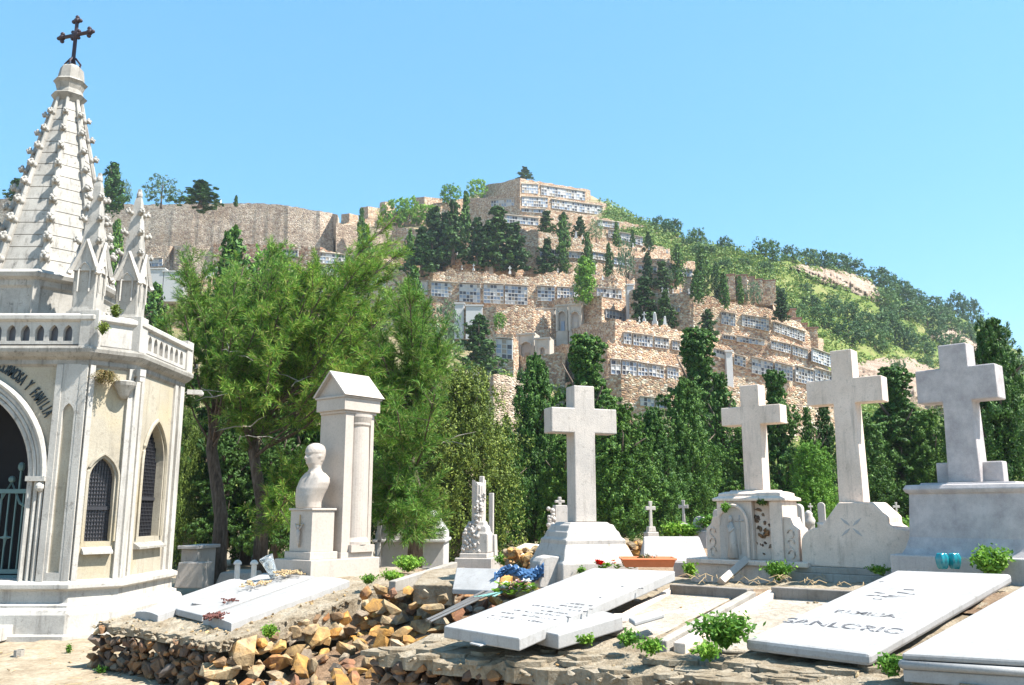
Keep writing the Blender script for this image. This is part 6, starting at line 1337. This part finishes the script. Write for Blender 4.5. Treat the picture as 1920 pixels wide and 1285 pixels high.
for a in (('olive', 868, 690, 1020, 200, 27, 'broad olive green cypress right of the feathery pine'), ('olive', 800, 770, 1020, 120, 29, 'olive green bushy cypress left of the broad one'),
          ('cyp', 1005, 668, 1015, 128, 30, 'layered cypress left of the stepped cross'), ('dark', 1105, 630, 1010, 190, 34, 'wide irregular cypress rising behind the stepped cross'),
          ('cyp', 1168, 760, 1005, 150, 27, 'spreading cypress just right of the stepped cross'), ('cyp', 1232, 765, 1000, 120, 28, 'bushy cypress above the slim white cross'), ('dark', 1322, 618, 1000, 180, 37, 'tallest dark cypress behind the relief cross'),
          ('cyp', 1296, 712, 1000, 120, 29, 'lighter green cypress in front of the tallest dark one'), ('slim', 1362, 700, 990, 70, 33, 'narrow dark cypress at the left arm of the relief cross'),
          ('dark', 1470, 695, 1000, 130, 33, 'dark open cypress between the relief cross and the tan cross'), ('slim', 1527, 765, 1000, 44, 32, 'slim pointed cypress left of the tan cross shaft'), ('fat', 1530, 830, 1000, 96, 27, 'low bright cypress left of the tan cross shaft'), ('slim', 1560, 755, 1000, 60, 33, 'dark slim cypress right behind the tan cross arm'),
          ('cyp', 1630, 775, 1000, 130, 30, 'dark cypress right of the tan cross shaft'), ('dark', 1700, 690, 1000, 170, 31, 'dark tall cypress left of the granite cross'), ('cyp', 1760, 770, 1000, 110, 30, 'dark cypress just behind the granite cross'),
          ('cyp', 1893, 600, 980, 150, 22, 'bright dense cypress at the right frame edge'), ('cyp', 1820, 740, 990, 90, 28, 'dark cypress right of the granite cross shaft'),
          ('cyp', 938, 800, 1020, 120, 28, 'cypress filling the gap behind the broken column'), ('cyp', 1060, 820, 1010, 110, 28, 'low cypress directly behind the stepped cross'), ('dark', 1400, 800, 1000, 110, 31, 'low dark cypress behind the relief cross shaft')): near_tree(*a)
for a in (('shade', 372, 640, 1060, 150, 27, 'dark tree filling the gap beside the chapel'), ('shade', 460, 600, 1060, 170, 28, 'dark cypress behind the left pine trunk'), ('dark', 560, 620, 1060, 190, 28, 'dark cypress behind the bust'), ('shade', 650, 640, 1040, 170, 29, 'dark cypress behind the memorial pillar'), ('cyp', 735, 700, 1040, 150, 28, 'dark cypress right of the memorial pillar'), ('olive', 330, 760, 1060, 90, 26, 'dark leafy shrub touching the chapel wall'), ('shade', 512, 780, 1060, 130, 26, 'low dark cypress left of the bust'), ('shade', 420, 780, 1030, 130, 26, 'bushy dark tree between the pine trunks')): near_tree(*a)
# feathery pines: limbs, twigs and tufts of long drooping needles
def feather_pine(px, yb, Y, label, tips, seed, trunk_top, r0=.17, fork=None):
    rg = np.random.default_rng(seed); r_ = random.Random(seed); base = P(px, yb, Y=Y); top = P(*trunk_top, Y=Y); e = empty('feathery_pine', base, 0, label, 'pine tree', 'feathery pines')
    tp = top - base; pts = [Vector((0, 0, -.2)), tp * .25 + Vector((.1, 0, 0)), tp * .5 + Vector((-.12, .1, 0)), tp * .75 + Vector((.1, 0, 0)), tp]; t_ = MB(); t_.tube(pts, [r0 * 1.3, r0 * 1.0, r0 * .85, r0 * .6, r0 * .3], 10); t_.build('trunk', 'bark', e, smooth=True)
    lm = MB(); segs = []
    for (x, y, dy, spread, n) in tips:
        for j in range(n):
            tpx = P(x + r_.gauss(0, spread), y + r_.gauss(0, spread * .75), Y=Y + dy + r_.gauss(0, 1.1)) - base
            f = max(.15, min(.97, (tpx.z / max(tp.z, .1)) * .72 + r_.uniform(-.12, .04))); i0 = min(3, int(f * 4)); s0 = pts[i0].lerp(pts[i0 + 1], f * 4 - i0)
            mid = s0.lerp(tpx, .5) + Vector((0, 0, -.25)); lm.tube([s0, mid, tpx], [r0 * .22, r0 * .14, .012], 5)
            for k in range(16):
                t = r_.uniform(.42, 1.0); q = (s0.lerp(mid, t * 2) if t < .5 else mid.lerp(tpx, t * 2 - 1)); d = (tpx - s0).normalized() + Vector((r_.gauss(0, .6), r_.gauss(0, .6), r_.gauss(.15, .5))); d.normalize(); l = r_.uniform(.2, .65)
                segs.append((q, q + d * l)); lm.tube([q, q + d * l], [.010, .004], 3)
    lm.build('limbs', 'bark', e)
    A = np.array([tuple(a) for a, b_ in segs]); B = np.array([tuple(b_) for a, b_ in segs]); out = []
    per = 95; n = len(A)
    for k in range(per):
        t = rg.uniform(.15, 1.05, (n, 1)); C = A + (B - A) * t; ax = unit(B - A); d = unit(ax * .75 + rg.normal(size=(n, 3)) * .55 + np.array([0, 0, .18])); l = rg.uniform(.09, .22, (n, 1)); dr = np.array([0, 0, -1.0]) * l * .10
        s_ = unit(np.cross(d, rg.normal(size=(n, 3)))) * .006; m_ = C + d * l * .55 + dr * .25; e2_ = C + d * l + dr
        out.append(np.stack([C, m_ + s_, e2_, m_ - s_], 1).reshape(-1, 3))
    np_mesh('needles', np.concatenate(out), 4, 'needle', e); return e
feather_pine(408, 1098, 19.5, 'tall feathery pine with a dark leaning trunk right of the chapel', [(400, 540, 0, 40, 9), (360, 560, .2, 22, 4), (350, 620, 0, 30, 6), (470, 520, .5, 40, 9), (430, 640, -.5, 50, 8), (375, 700, 0, 30, 2), (500, 620, -1, 45, 8), (560, 520, 0, 30, 6)], 91, (400, 600), .145)
feather_pine(486, 1075, 18.8, 'tall feathery pine with its trunk hidden behind the bust', [(580, 510, 0, 35, 8), (640, 560, -.5, 45, 10), (700, 520, .5, 30, 6), (735, 470, 1, 14, 4), (740, 400, 1.2, 10, 2), (690, 600, 0, 30, 7), (720, 560, .5, 28, 6), (640, 700, -.4, 30, 5), (560, 610, -.5, 40, 8), (650, 640, -1, 45, 8), (500, 720, -1, 40, 5), (470, 690, -1.2, 30, 4), (560, 690, -1, 30, 4), (545, 880, -1.4, 22, 5), (510, 930, -1.2, 16, 2)], 92, (478, 620), .13)
feather_pine(777, 1050, 18.2, 'feathery pine drooping right of the memorial pillar', [(755, 600, 0, 40, 8), (790, 640, 0, 34, 8), (730, 690, -.5, 35, 8), (700, 740, -.3, 25, 5), (815, 690, 0, 20, 4), (775, 720, 0, 26, 6), (745, 790, -.5, 28, 7), (730, 830, -.6, 20, 5), (735, 900, -.5, 26, 6), (770, 940, -.5, 26, 6), (735, 960, -.6, 20, 4), (790, 985, -.4, 14, 3)], 93, (770, 640), .13)
# bare twigs sticking out of the pines
q_ = MB(); r_ = random.Random(81)
for x, y in ((370, 690), (365, 735), (400, 745), (430, 660), (450, 668), (470, 800), (480, 820), (560, 715), (750, 860), (830, 830)):
    p = P(x, y, Y=17.6)
    for j in range(3): d = Vector((r_.uniform(-1, 1), r_.uniform(-.3, .3), r_.uniform(-.2, .3))); q_.tube([p, p + d * .35 + Vector((0, 0, .04)), p + d * .75], [.012, .008, .003], 4)
tag(q_.build('bare_twigs', 'kerb'), 'bleached bare twigs among the feathery pines', kind='stuff')

# ---------------------------------------------------------------- thin air
hm, n, b = newmat('haze_air'); n.nodes.remove(b); pv = n.nodes.new('ShaderNodeVolumePrincipled'); pv.inputs['Color'].default_value = (.85, .92, 1, 1); pv.inputs['Density'].default_value = .0003; pv.inputs['Anisotropy'].default_value = .3
n.links.new(pv.outputs[0], n.nodes['Material Output'].inputs['Volume'])
tag(MB().box(-1600, 1600, -400, 1600, -3, 130).build('haze', 'haze_air'), 'thin pale air over the whole hillside', kind='stuff')
